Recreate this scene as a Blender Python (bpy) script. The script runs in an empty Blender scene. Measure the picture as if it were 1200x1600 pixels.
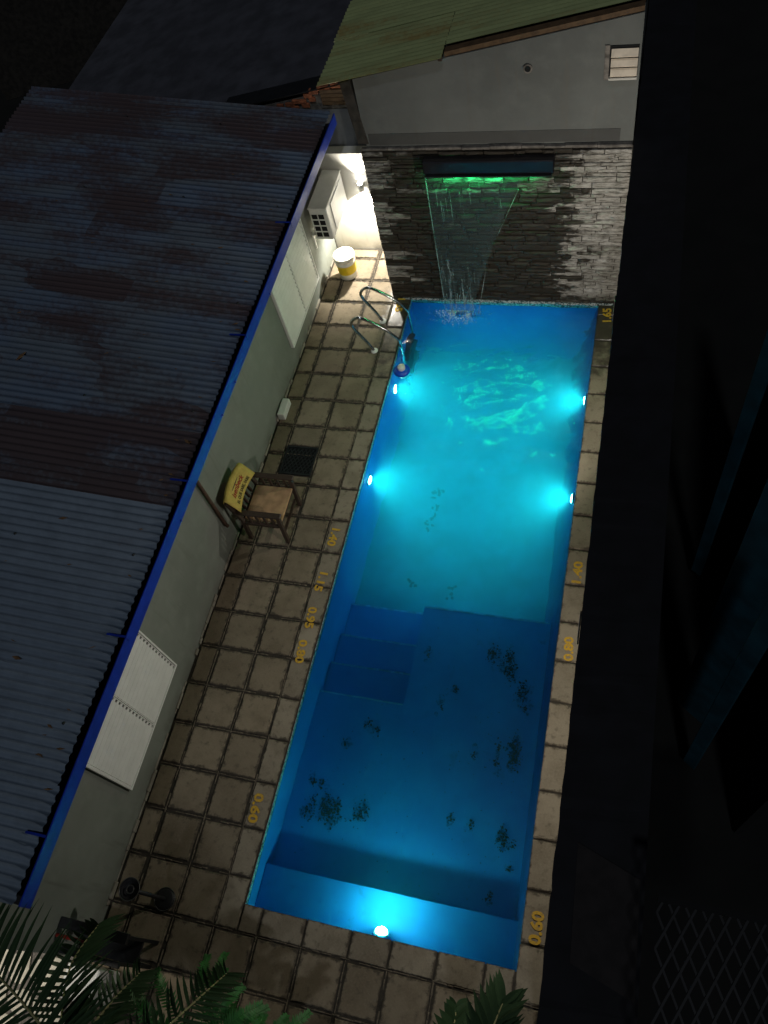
import bpy, bmesh, math, random
from mathutils import Vector, Matrix, noise

random.seed(7)
S = bpy.context.scene
COL = S.collection
R = math.radians

# ------------------------------------------------------------------ camera
cd = bpy.data.cameras.new('camera')
cam = bpy.data.objects.new('camera', cd)
COL.objects.link(cam)
cd.sensor_fit = 'AUTO'
cd.sensor_width = 36
cd.lens = 1267.44 / 1600 * 36
cd.clip_start = 0.05
cd.clip_end = 600
RR = ((0.9608, 0.2160, -0.1739), (0.0987, -0.8524, -0.5135), (-0.2592, 0.4762, -0.8403))
m = Matrix.Identity(4)
for i in range(3):
    m[i][0] = RR[0][i]
    m[i][1] = -RR[1][i]
    m[i][2] = -RR[2][i]
m.translation = (2.9329, -0.2071, 8.2286)
cam.matrix_world = m
S.camera = cam

# ------------------------------------------------------------------ world, sun, exposure
w = bpy.data.worlds.new('World')
S.world = w
w.use_nodes = True
wn = w.node_tree
bg = wn.nodes['Background']
sky = wn.nodes.new('ShaderNodeTexSky')
sky.sky_type = 'NISHITA'
sky.sun_disc = False
ME, MA = R(62), R(168)
sky.sun_elevation = ME
sky.sun_rotation = MA
wn.links.new(sky.outputs[0], bg.inputs[0])
bg.inputs[1].default_value = 0.0022
sd = bpy.data.lights.new('moon', 'SUN')
sd.energy = 0.33
sd.angle = R(3)
sd.color = (0.86, 0.93, 1.0)
sun = bpy.data.objects.new('moon', sd)
COL.objects.link(sun)
_d = Vector((math.sin(MA) * math.cos(ME), math.cos(MA) * math.cos(ME), math.sin(ME)))
sun.rotation_euler = _d.to_track_quat('Z', 'Y').to_euler()
sun.location = (6, -4, 12)

S.view_settings.view_transform = 'Standard'
S.view_settings.look = 'None'
S.view_settings.exposure = 0.0
S.view_settings.gamma = 1.0
S.view_settings.use_curve_mapping = False
cy = S.cycles
cy.use_denoising = True
cy.denoiser = 'OPENIMAGEDENOISE'
cy.max_bounces = 7
cy.diffuse_bounces = 3
cy.glossy_bounces = 3
cy.transmission_bounces = 5
cy.transparent_max_bounces = 10
cy.volume_bounces = 2
cy.caustics_reflective = False
cy.caustics_refractive = False
cy.sample_clamp_indirect = 14.0

# ------------------------------------------------------------------ helpers
ORG = {}


def tag(o, label=None, cat=None, group=None, kind=None):
    if label: o['label'] = label
    if cat: o['category'] = cat
    if group: o['group'] = group
    if kind: o['kind'] = kind
    return o


def empty(name, loc, label=None, cat=None, group=None, kind=None):
    o = bpy.data.objects.new(name, None)
    COL.objects.link(o)
    o.location = loc
    o.empty_display_size = 0.1
    ORG[o.name] = Vector(loc)
    return tag(o, label, cat, group, kind)


def link(name, me, parent=None, loc=None):
    o = bpy.data.objects.new(name, me)
    COL.objects.link(o)
    if parent is not None:
        o.parent = parent
    if loc is not None:
        o.location = loc
    return o


class MB:
    """mesh builder in world coordinates"""

    def __init__(s):
        s.bm = bmesh.new()

    def box(s, a, b, bev=0.0, seg=1, mat=None):
        vs = [s.bm.verts.new((x, y, z)) for x in (a[0], b[0]) for y in (a[1], b[1]) for z in (a[2], b[2])]
        if mat is not None:
            for v in vs: v.co = mat @ v.co
        idx = ((0, 1, 3, 2), (4, 6, 7, 5), (0, 4, 5, 1), (2, 3, 7, 6), (0, 2, 6, 4), (1, 5, 7, 3))
        fs = [s.bm.faces.new([vs[i] for i in f]) for f in idx]
        if bev > 0:
            es = list({e for f in fs for e in f.edges})
            bmesh.ops.bevel(s.bm, geom=es, offset=bev, segments=seg, affect='EDGES', profile=0.5)
        return s

    def bar(s, p0, p1, wx, wy, bev=0.0, up=(0, 0, 1)):
        p0 = Vector(p0); p1 = Vector(p1)
        d = p1 - p0
        q = d.to_track_quat('Z', 'Y').to_matrix().to_4x4()
        u = Vector(up)
        z = d.normalized()
        if abs(z.dot(u)) > 0.99: u = Vector((0, 1, 0))
        x = u.cross(z).normalized(); y = z.cross(x)
        M = Matrix(((x.x, y.x, z.x, p0.x), (x.y, y.y, z.y, p0.y), (x.z, y.z, z.z, p0.z), (0, 0, 0, 1)))
        return s.box((-wx / 2, -wy / 2, 0), (wx / 2, wy / 2, d.length), bev, mat=M)

    def tube(s, pts, r, n=10, cap=True, radii=None):
        pts = [Vector(p) for p in pts]
        rings = []
        prev = None
        for i, p in enumerate(pts):
            t = (pts[min(i + 1, len(pts) - 1)] - pts[max(i - 1, 0)]).normalized()
            if prev is None:
                u = Vector((0, 0, 1)) if abs(t.z) < 0.9 else Vector((0, 1, 0))
                x = u.cross(t).normalized()
            else:
                x = (prev - t * prev.dot(t)).normalized()
            prev = x
            y = t.cross(x)
            rr = radii[i] if radii else r
            rings.append([s.bm.verts.new(p + x * math.cos(2 * math.pi * k / n) * rr + y * math.sin(2 * math.pi * k / n) * rr) for k in range(n)])
        for a, b in zip(rings, rings[1:]):
            for k in range(n):
                f = s.bm.faces.new((a[k], a[(k + 1) % n], b[(k + 1) % n], b[k])); f.smooth = True
        if cap:
            s.bm.faces.new(rings[0][::-1]); s.bm.faces.new(rings[-1])
        return s

    def lathe(s, prof, c, n=24, smooth=True):
        """prof: list of (r, z) bottom to top, around vertical axis at c"""
        rings = []
        for r, z in prof:
            if r < 1e-6:
                rings.append([s.bm.verts.new((c[0], c[1], c[2] + z))])
            else:
                rings.append([s.bm.verts.new((c[0] + r * math.cos(2 * math.pi * k / n), c[1] + r * math.sin(2 * math.pi * k / n), c[2] + z)) for k in range(n)])
        for a, b in zip(rings, rings[1:]):
            for k in range(n):
                k2 = (k + 1) % n
                if len(a) == 1 and len(b) == 1: continue
                if len(a) == 1: f = s.bm.faces.new((a[0], b[k2], b[k]))
                elif len(b) == 1: f = s.bm.faces.new((a[k], a[k2], b[0]))
                else: f = s.bm.faces.new((a[k], a[k2], b[k2], b[k]))
                f.smooth = smooth
        return s

    def poly(s, pts):
        s.bm.faces.new([s.bm.verts.new(p) for p in pts])
        return s

    def prism(s, pts, d):
        d = Vector(d)
        a = [s.bm.verts.new(p) for p in pts]
        b = [s.bm.verts.new(Vector(p) + d) for p in pts]
        n = len(pts)
        s.bm.faces.new(a[::-1]); s.bm.faces.new(b)
        for k in range(n): s.bm.faces.new((a[k], a[(k + 1) % n], b[(k + 1) % n], b[k]))
        bmesh.ops.recalc_face_normals(s.bm, faces=s.bm.faces)
        return s

    def mesh(s, name, mat, off=(0, 0, 0), norm=True):
        if norm: bmesh.ops.recalc_face_normals(s.bm, faces=s.bm.faces)
        off = Vector(off)
        if off.length: bmesh.ops.translate(s.bm, verts=s.bm.verts, vec=-off)
        me = bpy.data.meshes.new(name)
        s.bm.to_mesh(me); s.bm.free()
        if mat: me.materials.append(mat)
        return me

    def build(s, name, mat, parent=None, norm=True):
        if parent is not None:
            org = ORG.get(parent.name, Vector((0, 0, 0)))
            o = link(name, s.mesh(name, mat, org, norm), parent)
            ORG[o.name] = org
            return o
        # top level: origin at base centre
        xs = [v.co for v in s.bm.verts]
        mn = [min(v[i] for v in xs) for i in range(3)]; mx = [max(v[i] for v in xs) for i in range(3)]
        org = Vector(((mn[0] + mx[0]) / 2, (mn[1] + mx[1]) / 2, mn[2]))
        o = link(name, s.mesh(name, mat, org, norm), None, org)
        ORG[o.name] = org
        return o


def text_mesh(body, size, bold=0.0):
    cu = bpy.data.curves.new('writing', 'FONT')
    cu.body = body; cu.size = size
    cu.align_x = 'CENTER'; cu.align_y = 'CENTER'
    cu.offset = bold
    cu.resolution_u = 3
    t = bpy.data.objects.new('writing_tmp', cu)
    COL.objects.link(t)
    bpy.context.view_layer.update()
    me = bpy.data.meshes.new_from_object(t.evaluated_get(bpy.context.evaluated_depsgraph_get()))
    bpy.data.objects.remove(t); bpy.data.curves.remove(cu)
    return me


# ------------------------------------------------------------------ materials
def mat(name, base=(0.5, 0.5, 0.5), rough=0.7, metal=0.0, spec=None):
    mt = bpy.data.materials.new(name)
    mt.use_nodes = True
    b = mt.node_tree.nodes['Principled BSDF']
    b.inputs['Base Color'].default_value = (*base, 1)
    b.inputs['Roughness'].default_value = rough
    b.inputs['Metallic'].default_value = metal
    if spec is not None: b.inputs['Specular IOR Level'].default_value = spec
    return mt


class N:
    """small node helper"""

    def __init__(s, mt):
        s.t = mt.node_tree
        s.b = s.t.nodes.get('Principled BSDF')

    def n(s, typ, **kw):
        nd = s.t.nodes.new(typ)
        for k, v in kw.items():
            if k.startswith('i_'):
                key = k[2:]
                key = int(key) if key.isdigit() else key.replace('_', ' ')
                if hasattr(v, 'is_linked') or hasattr(v, 'links'):
                    s.t.links.new(v, nd.inputs[key])
                else:
                    nd.inputs[key].default_value = v
            else:
                setattr(nd, k, v)
        return nd

    def l(s, a, b):
        s.t.links.new(a, b)

    def coord(s, which='Object'):
        return s.n('ShaderNodeTexCoord').outputs[which]

    def pos(s):
        return s.n('ShaderNodeNewGeometry').outputs['Position']

    def mapping(s, vec, scale=(1, 1, 1), loc=(0, 0, 0)):
        nd = s.n('ShaderNodeMapping')
        nd.inputs['Scale'].default_value = scale
        nd.inputs['Location'].default_value = loc
        s.l(vec, nd.inputs['Vector'])
        return nd.outputs[0]

    def noise(s, vec, scale, detail=4, rough=0.55, dist=0.0):
        nd = s.n('ShaderNodeTexNoise')
        nd.inputs['Scale'].default_value = scale
        nd.inputs['Detail'].default_value = detail
        nd.inputs['Roughness'].default_value = rough
        nd.inputs['Distortion'].default_value = dist
        s.l(vec, nd.inputs['Vector'])
        return nd.outputs['Fac']

    def ramp(s, fac, a, b, c0=0.0, c1=1.0):
        nd = s.n('ShaderNodeMapRange')
        nd.interpolation_type = 'SMOOTHSTEP'
        for k, v in ((1, a), (2, b), (3, c0), (4, c1)): nd.inputs[k].default_value = v
        s.l(fac, nd.inputs[0])
        return nd.outputs[0]

    def math(s, op, a, b=None):
        nd = s.n('ShaderNodeMath', operation=op)
        for k, v in ((0, a), (1, b)):
            if v is None: continue
            if isinstance(v, (int, float)): nd.inputs[k].default_value = v
            else: s.l(v, nd.inputs[k])
        return nd.outputs[0]

    def mix(s, fac, a, b, blend='MIX'):
        nd = s.n('ShaderNodeMix', data_type='RGBA', blend_type=blend)
        for k, v in ((0, fac), (6, a), (7, b)):
            if isinstance(v, (int, float)): nd.inputs[k].default_value = v
            elif isinstance(v, tuple): nd.inputs[k].default_value = (*v, 1)
            else: s.l(v, nd.inputs[k])
        return nd.outputs[2]

    def sep(s, vec):
        nd = s.n('ShaderNodeSeparateXYZ')
        s.l(vec, nd.inputs[0])
        return nd.outputs

    def rnd(s):
        return s.n('ShaderNodeObjectInfo').outputs['Random']

    def base(s, c): s.l(c, s.b.inputs['Base Color'])
    def rough(s, c): s.l(c, s.b.inputs['Roughness'])

    def bump(s, h, strength=0.3, dist=0.01):
        nd = s.n('ShaderNodeBump')
        nd.inputs['Strength'].default_value = strength
        nd.inputs['Distance'].default_value = dist
        s.l(h, nd.inputs['Height'])
        s.l(nd.outputs[0], s.b.inputs['Normal'])
        return nd


M = {}


def mk_plain(key, base, rough=0.6, metal=0.0, nscale=12, amt=0.25, bump=0.1):
    mt = mat(key, base, rough, metal)
    k = N(mt)
    v = k.pos()
    f = k.noise(v, nscale, 5)
    f2 = k.noise(v, nscale * 0.15, 3)
    dark = tuple(c * (1 - amt) for c in base); lite = tuple(min(1, c * (1 + amt * 0.6)) for c in base)
    c = k.mix(k.ramp(f, 0.3, 0.7), dark, lite)
    c = k.mix(k.ramp(f2, 0.35, 0.75, 0, amt), c, tuple(x * 0.7 for x in base))
    k.base(c)
    if bump: k.bump(f, bump, 0.004)
    M[key] = mt
    return mt


mk_plain('joint_mortar', (0.17, 0.137, 0.098), 0.95, 0, 25, 0.5, 0.5)
mk_plain('grout', (0.040, 0.032, 0.022), 0.9, 0, 30, 0.5, 0.4)
mk_plain('white_paint', (0.88, 0.89, 0.86), 0.5, 0, 8, 0.05)
mk_plain('cream_paint', (0.85, 0.74, 0.60), 0.6, 0, 10, 0.15)
mk_plain('white_plastic', (0.75, 0.75, 0.72), 0.35, 0, 8, 0.06, 0)
mk_plain('blue_paint', (0.008, 0.035, 0.36), 0.35, 0, 10, 0.2, 0.05)
mk_plain('shutter_gap_shade', (0.22, 0.23, 0.22), 0.7, 0, 8, 0.2, 0)  # dimmed white, shade between the slats put into the backing colour
mk_plain('foam_white', (0.75, 0.85, 0.86), 0.5, 0, 8, 0.1, 0)
mk_plain('rim_highlight', (0.10, 0.10, 0.095), 0.35, 0.4, 20, 0.2, 0)  # lighter than the black ashtray: rim highlights put into the colour
mk_plain('black', (0.012, 0.012, 0.014), 0.55, 0, 10, 0.3, 0.1)
mk_plain('black_gloss', (0.012, 0.012, 0.016), 0.22, 0, 10, 0.3, 0.05)
mk_plain('dark_hole', (0.004, 0.004, 0.004), 0.9, 0, 10, 0.1, 0)
mk_plain('iron', (0.03, 0.034, 0.036), 0.5, 0.5, 20, 0.4, 0.2)
mk_plain('bare_brick', (0.34, 0.11, 0.05), 0.9, 0, 18, 0.5, 0.5)
mk_plain('mortar', (0.20, 0.18, 0.16), 0.95, 0, 14, 0.6, 0.6)
mk_plain('plank', (0.13, 0.075, 0.035), 0.8, 0, 12, 0.4, 0.2)
mk_plain('dark_roof', (0.07, 0.07, 0.085), 0.8, 0, 3, 0.35, 0.2)
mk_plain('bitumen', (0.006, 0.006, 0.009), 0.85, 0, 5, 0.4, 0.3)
mk_plain('felt', (0.022, 0.018, 0.018), 0.9, 0, 9, 0.3, 0.3)
mk_plain('soil', (0.03, 0.024, 0.016), 0.95, 0, 9, 0.5, 0.6)
mk_plain('yard', (0.006, 0.006, 0.005), 0.95, 0, 2, 0.5, 0.2)
mk_plain('flagstone', (0.62, 0.58, 0.48), 0.7, 0, 6, 0.25, 0.2)
mk_plain('red_paint', (0.42, 0.03, 0.02), 0.45, 0, 10, 0.3, 0.05)
mk_plain('rust_pipe', (0.10, 0.055, 0.035), 0.7, 0.2, 20, 0.4, 0.2)
mk_plain('seat_tan', (0.46, 0.29, 0.15), 0.75, 0, 9, 0.25, 0.2)
mk_plain('yellow_cloth', (0.62, 0.47, 0.11), 0.8, 0, 12, 0.15, 0.1)
mk_plain('red_print', (0.40, 0.05, 0.02), 0.8, 0, 40, 0.4, 0)
mk_plain('black_print', (0.05, 0.045, 0.012), 0.8, 0, 40, 0.4, 0)
mk_plain('label_yellow', (0.80, 0.58, 0.02), 0.45, 0, 10, 0.1, 0)
mk_plain('bucket_white', (0.78, 0.76, 0.66), 0.4, 0, 10, 0.08, 0)
mk_plain('galv_rail', (0.55, 0.57, 0.58), 0.16, 1.0, 20, 0.2, 0)
mk_plain('palm_rachis', (0.30, 0.28, 0.12), 0.6, 0, 20, 0.3, 0)
mk_plain('palm_bark', (0.10, 0.075, 0.05), 0.95, 0, 20, 0.5, 0.6)
mk_plain('fern_green', (0.035, 0.17, 0.03), 0.6, 0, 8, 0.4, 0)
mk_plain('sunk_leaf', (0.028, 0.016, 0.008), 0.9, 0, 25, 0.5, 0)
mk_plain('dry_leaf', (0.20, 0.11, 0.05), 0.9, 0, 25, 0.4, 0)
mk_plain('pool_glow_panel', (0.008, 0.075, 0.11), 0.7, 0, 4, 0.4, 0.1)  # blue pool light on pale panels put into their colour
mk_plain('floater_blue', (0.01, 0.09, 0.62), 0.35, 0, 10, 0.1, 0)

# dark stained wood with grain
mt = mat('dark_wood', (0.05, 0.032, 0.024), 0.5); k = N(mt)
v = k.mapping(k.coord(), (4, 4, 30)); f = k.noise(v, 6, 5)
k.base(k.mix(f, (0.022, 0.015, 0.012), (0.085, 0.055, 0.04))); k.bump(f, 0.2, 0.003)
M['dark_wood'] = mt


# painted plaster with stains
def plaster(key, base, stain, blotch=0.35):
    mt = mat(key, base, 0.85); k = N(mt)
    p = k.pos()
    big = k.noise(p, 0.9, 5, 0.6)
    mid = k.noise(p, 4.5, 6, 0.6)
    streak = k.noise(k.mapping(p, (5, 5, 0.5)), 2.0, 4, 0.6)
    c = k.mix(k.ramp(big, 0.35, 0.7), base, tuple(x * (1 - blotch) for x in base))
    c = k.mix(k.ramp(mid, 0.45, 0.75, 0, 0.35), c, tuple(min(1, x * 1.25) for x in base))
    c = k.mix(k.ramp(streak, 0.55, 0.8, 0, 0.5), c, stain)
    z = k.sep(p)[2]
    low = k.math('MULTIPLY', k.ramp(z, 0.25, 0.0), k.ramp(mid, 0.35, 0.65))
    c = k.mix(k.math('MULTIPLY', low, 0.7), c, stain)
    k.base(c)
    k.bump(k.noise(p, 60, 6, 0.7), 0.25, 0.004)
    M[key] = mt


plaster('grey_plaster', (0.235, 0.255, 0.225), (0.12, 0.12, 0.10), 0.2)
plaster('gable_plaster', (0.160, 0.167, 0.157), (0.15, 0.135, 0.11), 0.25)
plaster('band_grey', (0.085, 0.085, 0.080), (0.07, 0.06, 0.05), 0.25)
plaster('white_plaster', (0.66, 0.64, 0.58), (0.36, 0.33, 0.28), 0.18)
plaster('skirt', (0.38, 0.35, 0.29), (0.16, 0.14, 0.11), 0.4)
plaster('dim_plaster', (0.20, 0.21, 0.23), (0.12, 0.12, 0.12), 0.2)


# deck tile: concrete with dirt creeping in from the edges
def tile_mat(key, base, edge_dirt=True, wet=False):
    mt = mat(key, base, 0.85); k = N(mt)
    p = k.pos()
    g = k.coord('Generated')
    sx, sy, sz = k.sep(g)
    ex = k.math('ABSOLUTE', k.math('SUBTRACT', sx, 0.5))
    ey = k.math('ABSOLUTE', k.math('SUBTRACT', sy, 0.5))
    e = k.math('MULTIPLY', k.math('MAXIMUM', ex, ey), 2.0)
    n1 = k.noise(p, 14, 6, 0.65)
    n2 = k.noise(p, 3.2, 5, 0.6)
    n3 = k.noise(p, 55, 5, 0.7)
    r = k.rnd()
    c = k.mix(r, tuple(x * 0.80 for x in base), tuple(min(1, x * 1.12) for x in base))
    n4 = k.noise(p, 1.1, 4, 0.6)
    c = k.mix(k.ramp(n4, 0.48, 0.72, 0, 0.55), c, tuple(x * f for x, f in zip(base, (0.5, 0.46, 0.42))))
    c = k.mix(k.ramp(n2, 0.40, 0.68, 0, 0.6), c, tuple(x * f for x, f in zip(base, (0.55, 0.52, 0.48))))
    c = k.mix(k.ramp(n3, 0.4, 0.75, 0, 0.3), c, tuple(min(1, x * 1.35) for x in base))
    c = k.mix(k.ramp(n1, 0.52, 0.74, 0, 0.55), c, (0.06, 0.05, 0.036))
    dirt = k.math('ADD', e, k.math('MULTIPLY', k.math('SUBTRACT', n1, 0.5), 0.75))
    c = k.mix(k.ramp(dirt, 0.84, 1.02, 0, 0.88), c, (0.055, 0.043, 0.030))
    rough = None
    if wet:
        px, py, pz = k.sep(p)
        wmask = k.ramp(k.math('ADD', py, k.math('MULTIPLY', k.math('SUBTRACT', n2, 0.5), 3.0)), 6.5, 7.4)
        xm = k.ramp(k.math('ADD', px, k.math('MULTIPLY', k.math('SUBTRACT', n1, 0.5), 0.5)), -0.42, -0.16)
        wmask = k.math('MULTIPLY', wmask, xm)
        c = k.mix(k.math('MULTIPLY', wmask, 0.85), c, (0.022, 0.019, 0.015))
        k.rough(k.ramp(wmask, 0, 1, 0.85, 0.28))
    k.base(c)
    k.bump(k.math('ADD', n3, k.math('MULTIPLY', n1, 1.5)), 0.35, 0.004)
    M[key] = mt


tile_mat('deck_tile', (0.235, 0.188, 0.128), wet=True)
tile_mat('coping_tile', (0.275, 0.232, 0.170), wet=True)


# corrugated roofs: object colour R = rust, G = how dark the sheet is
def roof_mat(key, clean, rust, stretch):
    mt = mat(key, clean, 0.7, 0.0); k = N(mt)
    p = k.pos()
    oc = k.n('ShaderNodeObjectInfo').outputs['Color']
    cr, cg, cb = k.sep(oc)
    v = k.mapping(p, stretch)
    n1 = k.noise(v, 1.0, 3, 0.5)
    vb = k.n('ShaderNodeTexVoronoi', distance='CHEBYCHEV')
    k.l(k.mapping(p, tuple(x * 0.55 for x in stretch)), vb.inputs['Vector'])
    vb.inputs['Scale'].default_value = 1.6
    blk = k.sep(vb.outputs['Color'])[0]
    n2 = k.noise(p, 16, 5, 0.65)
    f = k.math('ADD', k.math('MULTIPLY', blk, 0.22), k.math('MULTIPLY', n1, 0.95))
    f = k.math('ADD', f, k.math('MULTIPLY', k.math('SUBTRACT', n2, 0.5), 0.55))
    f = k.math('ADD', f, k.math('SUBTRACT', cr, 0.5))
    rm = k.ramp(f, 0.44, 0.80)
    bl = k.ramp(k.noise(k.mapping(p, tuple(x * 0.8 for x in stretch), (4, 9, 0)), 1.3, 3), 0.42, 0.6)
    c = k.mix(n2, tuple(x * 0.75 for x in clean), tuple(x * 1.2 for x in clean))
    c = k.mix(k.ramp(k.noise(v, 3.5, 3), 0.4, 0.7, 0, 0.4), c, tuple(x * 0.5 for x in clean))
    rc = k.mix(n1, tuple(x * 0.6 for x in rust), tuple(x * 1.3 for x in rust))
    c = k.mix(cg, c, tuple(x * 0.30 for x in clean))
    if key == 'galv_roof': c = k.mix(k.math('MULTIPLY', k.math('MULTIPLY', bl, cg), 1.0), c, (0.085, 0.135, 0.23))
    k.base(k.mix(k.math('MULTIPLY', rm, 0.9), c, rc))
    k.rough(k.ramp(rm, 0, 1, 0.58, 0.9))
    M[key] = mt


roof_mat('galv_roof', (0.175, 0.225, 0.29), (0.062, 0.036, 0.036), (0.75, 2.1, 1))
roof_mat('green_roof', (0.44, 0.50, 0.22), (0.30, 0.20, 0.06), (0.5, 3.0, 1))

# ledger stone, wet under the spout
mt = mat('ledger_stone', (0.4, 0.38, 0.34), 0.9); k = N(mt)
p = k.pos(); px, py, pz = k.sep(p)
r = k.rnd()
n1 = k.noise(k.mapping(p, (3, 3, 14)), 3.0, 5, 0.65)
n2 = k.noise(p, 40, 5, 0.7)
jag = k.math('ADD', k.math('MULTIPLY', k.math('SUBTRACT', r, 0.5), 0.34), k.math('MULTIPLY', k.math('SUBTRACT', k.noise(k.mapping(p, (1, 1, 2.5)), 3.0, 6, 0.65), 0.5), 1.5))
xx = k.math('ADD', px, jag)
wr = k.ramp(xx, 2.30, 2.12)                      # right limit of the wet field
wl = k.ramp(k.math('ADD', xx, k.math('MULTIPLY', k.math('SUBTRACT', r, 0.5), 1.0)), -0.62, -0.30)   # ragged left limit
wet = k.math('MULTIPLY', wr, wl)
wet = k.math('MAXIMUM', wet, k.ramp(k.math('ADD', pz, k.math('MULTIPLY', k.math('SUBTRACT', n1, 0.5), 0.6)), 0.16, 0.02))
dry = k.mix(r, (0.38, 0.36, 0.32), (0.60, 0.575, 0.53))
dry = k.mix(k.ramp(n1, 0.42, 0.66, 0, 0.85), dry, (0.10, 0.088, 0.07))
dry = k.mix(k.ramp(n2, 0.45, 0.7, 0, 0.4), dry, (0.20, 0.18, 0.15))
wetc = k.mix(n1, (0.006, 0.005, 0.004), (0.040, 0.028, 0.016))
pale = k.math('MULTIPLY', k.ramp(pz, 1.70, 1.85), k.math('MULTIPLY', k.ramp(r, 0.62, 0.66), k.ramp(n1, 0.62, 0.42)))
wetc = k.mix(k.math('MULTIPLY', pale, 0.8), wetc, (0.30, 0.29, 0.26))
wetc = k.mix(k.ramp(k.math('ADD', r, k.math('SUBTRACT', n1, 0.5)), 1.0, 1.15, 0, 0.7), wetc, (0.16, 0.15, 0.13))
k.base(k.mix(k.math('MULTIPLY', wet, 0.94), dry, wetc))
k.rough(k.ramp(wet, 0, 1, 0.9, 0.5))
k.l(k.ramp(wet, 0, 1, 0.5, 0.22), k.b.inputs['Specular IOR Level'])
k.bump(k.math('ADD', k.math('MULTIPLY', n1, 2.0), n2), 0.7, 0.008)
M['stone'] = mt
mk_plain('stone_core', (0.05, 0.043, 0.035), 0.95, 0, 12, 0.5, 0.5)

# pool paint
mt = mat('pool_paint', (0.03, 0.26, 0.62), 0.6); k = N(mt)
p = k.pos()
n1 = k.noise(p, 1.6, 5, 0.6); n2 = k.noise(p, 9, 5, 0.65)
c = k.mix(k.ramp(n1, 0.3, 0.7), (0.010, 0.20, 0.66), (0.016, 0.27, 0.74))
c = k.mix(k.ramp(n2, 0.55, 0.8, 0, 0.4), c, (0.008, 0.12, 0.46))
sc_ = k.noise(k.mapping(p, (2.2, 0.7, 2.2)), 5.0, 6, 0.7)
c = k.mix(k.ramp(sc_, 0.60, 0.72, 0, 0.35), c, (0.06, 0.36, 0.74))
st_ = k.noise(p, 3.3, 6, 0.7, 0.8)
c = k.mix(k.ramp(st_, 0.60, 0.78, 0, 0.55), c, (0.010, 0.09, 0.26))
k.base(c)
M['pool_paint'] = mt
mk_plain('deep_haze_tint', (0.014, 0.32, 0.48), 0.6, 0, 3, 0.25, 0)  # turquoise glow of the hazy deep water put into the floor colour
mk_plain('nosing', (0.10, 0.46, 0.78), 0.6, 0, 14, 0.3, 0)
mk_plain('unlit_wall_blue', (0.006, 0.05, 0.22), 0.6, 0, 6, 0.3, 0)  # dark blue stands for the shade on the right pool wall
# waterline mosaic
mt = mat('mosaic', (0.4, 0.5, 0.5), 0.35); k = N(mt)
p = k.pos()
vb = k.n('ShaderNodeTexVoronoi'); k.l(p, vb.inputs['Vector']); vb.inputs['Scale'].default_value = 70
cc = k.sep(vb.outputs['Color'])[0]
k.base(k.mix(k.ramp(cc, 0.35, 0.6), (0.04, 0.09, 0.09), (0.62, 0.70, 0.68)))
M['mosaic'] = mt

# yellow stencil paint, worn
mt = mat('stencil_yellow', (0.62, 0.36, 0.03), 0.75); k = N(mt)
f = k.noise(k.pos(), 60, 5, 0.7)
k.base(k.mix(k.ramp(f, 0.48, 0.64, 0, 0.7), (0.62, 0.36, 0.025), (0.24, 0.18, 0.09)))
M['stencil_yellow'] = mt

# palm leaf
mt = mat('palm_leaf', (0.05, 0.10, 0.03), 0.75, spec=0.2); k = N(mt)
f = k.noise(k.mapping(k.coord(), (30, 1, 30)), 4, 3)
k.base(k.mix(f, (0.012, 0.032, 0.012), (0.036, 0.072, 0.026)))
M['palm_leaf'] = mt


def emit(key, col, strength):
    mt = bpy.data.materials.new(key); mt.use_nodes = True
    t = mt.node_tree
    t.nodes.remove(t.nodes['Principled BSDF'])
    e = t.nodes.new('ShaderNodeEmission')
    e.inputs[0].default_value = (*col, 1); e.inputs[1].default_value = strength
    t.links.new(e.outputs[0], t.nodes['Material Output'].inputs[0])
    M[key] = mt


emit('pool_led', (0.25, 1.0, 0.90), 60)
emit('pool_led_near', (0.16, 1.0, 0.72), 500)
emit('sconce_led', (1.0, 0.97, 0.9), 60)
emit('green_led', (0.02, 1.0, 0.24), 48)
emit('flood_lens', (1.0, 0.93, 0.80), 0.12)

# water: refracting surface, slightly cloudy body
mt = bpy.data.materials.new('pool_water'); mt.use_nodes = True
t = mt.node_tree
t.nodes.remove(t.nodes['Principled BSDF'])
k = N(mt)
g = t.nodes.new('ShaderNodeBsdfRefraction')
g.inputs['IOR'].default_value = 1.333
g.inputs['Roughness'].default_value = 0.0
g.inputs['Color'].default_value = (0.97, 1.0, 1.0, 1)
p = k.pos(); px, py, pz = k.sep(p)
amp = k.ramp(py, 3.4, 7.2, 0.03, 0.35)
n1 = k.noise(k.mapping(p, (1, 1.5, 1)), 9.0, 3, 0.5, 0.4)
n2 = k.noise(k.mapping(p, (1.2, 1, 1), (3, 1, 0)), 22.0, 3, 0.55, 0.5)
h = k.math('ADD', n1, k.math('MULTIPLY', n2, 0.35))
bp = k.n('ShaderNodeBump'); bp.inputs['Distance'].default_value = 0.02
k.l(h, bp.inputs['Height']); k.l(amp, bp.inputs['Strength'])
k.l(bp.outputs[0], g.inputs['Normal'])
gl = t.nodes.new('ShaderNodeBsdfGlossy'); gl.inputs['Roughness'].default_value = 0.0
k.l(bp.outputs[0], gl.inputs['Normal'])
fr_ = k.n('ShaderNodeFresnel'); fr_.inputs['IOR'].default_value = 1.333
k.l(bp.outputs[0], fr_.inputs['Normal'])
mxs = t.nodes.new('ShaderNodeMixShader')
fm = k.math('MULTIPLY', fr_.outputs[0], 2.6); fm.node.use_clamp = True
k.l(fm, mxs.inputs[0]); k.l(g.outputs[0], mxs.inputs[1]); k.l(gl.outputs[0], mxs.inputs[2])
t.links.new(mxs.outputs[0], t.nodes['Material Output'].inputs['Surface'])
pv = t.nodes.new('ShaderNodeVolumePrincipled')
pv.inputs['Color'].default_value = (0.08, 0.66, 0.95, 1)
pv.inputs['Density'].default_value = 0.11
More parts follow.
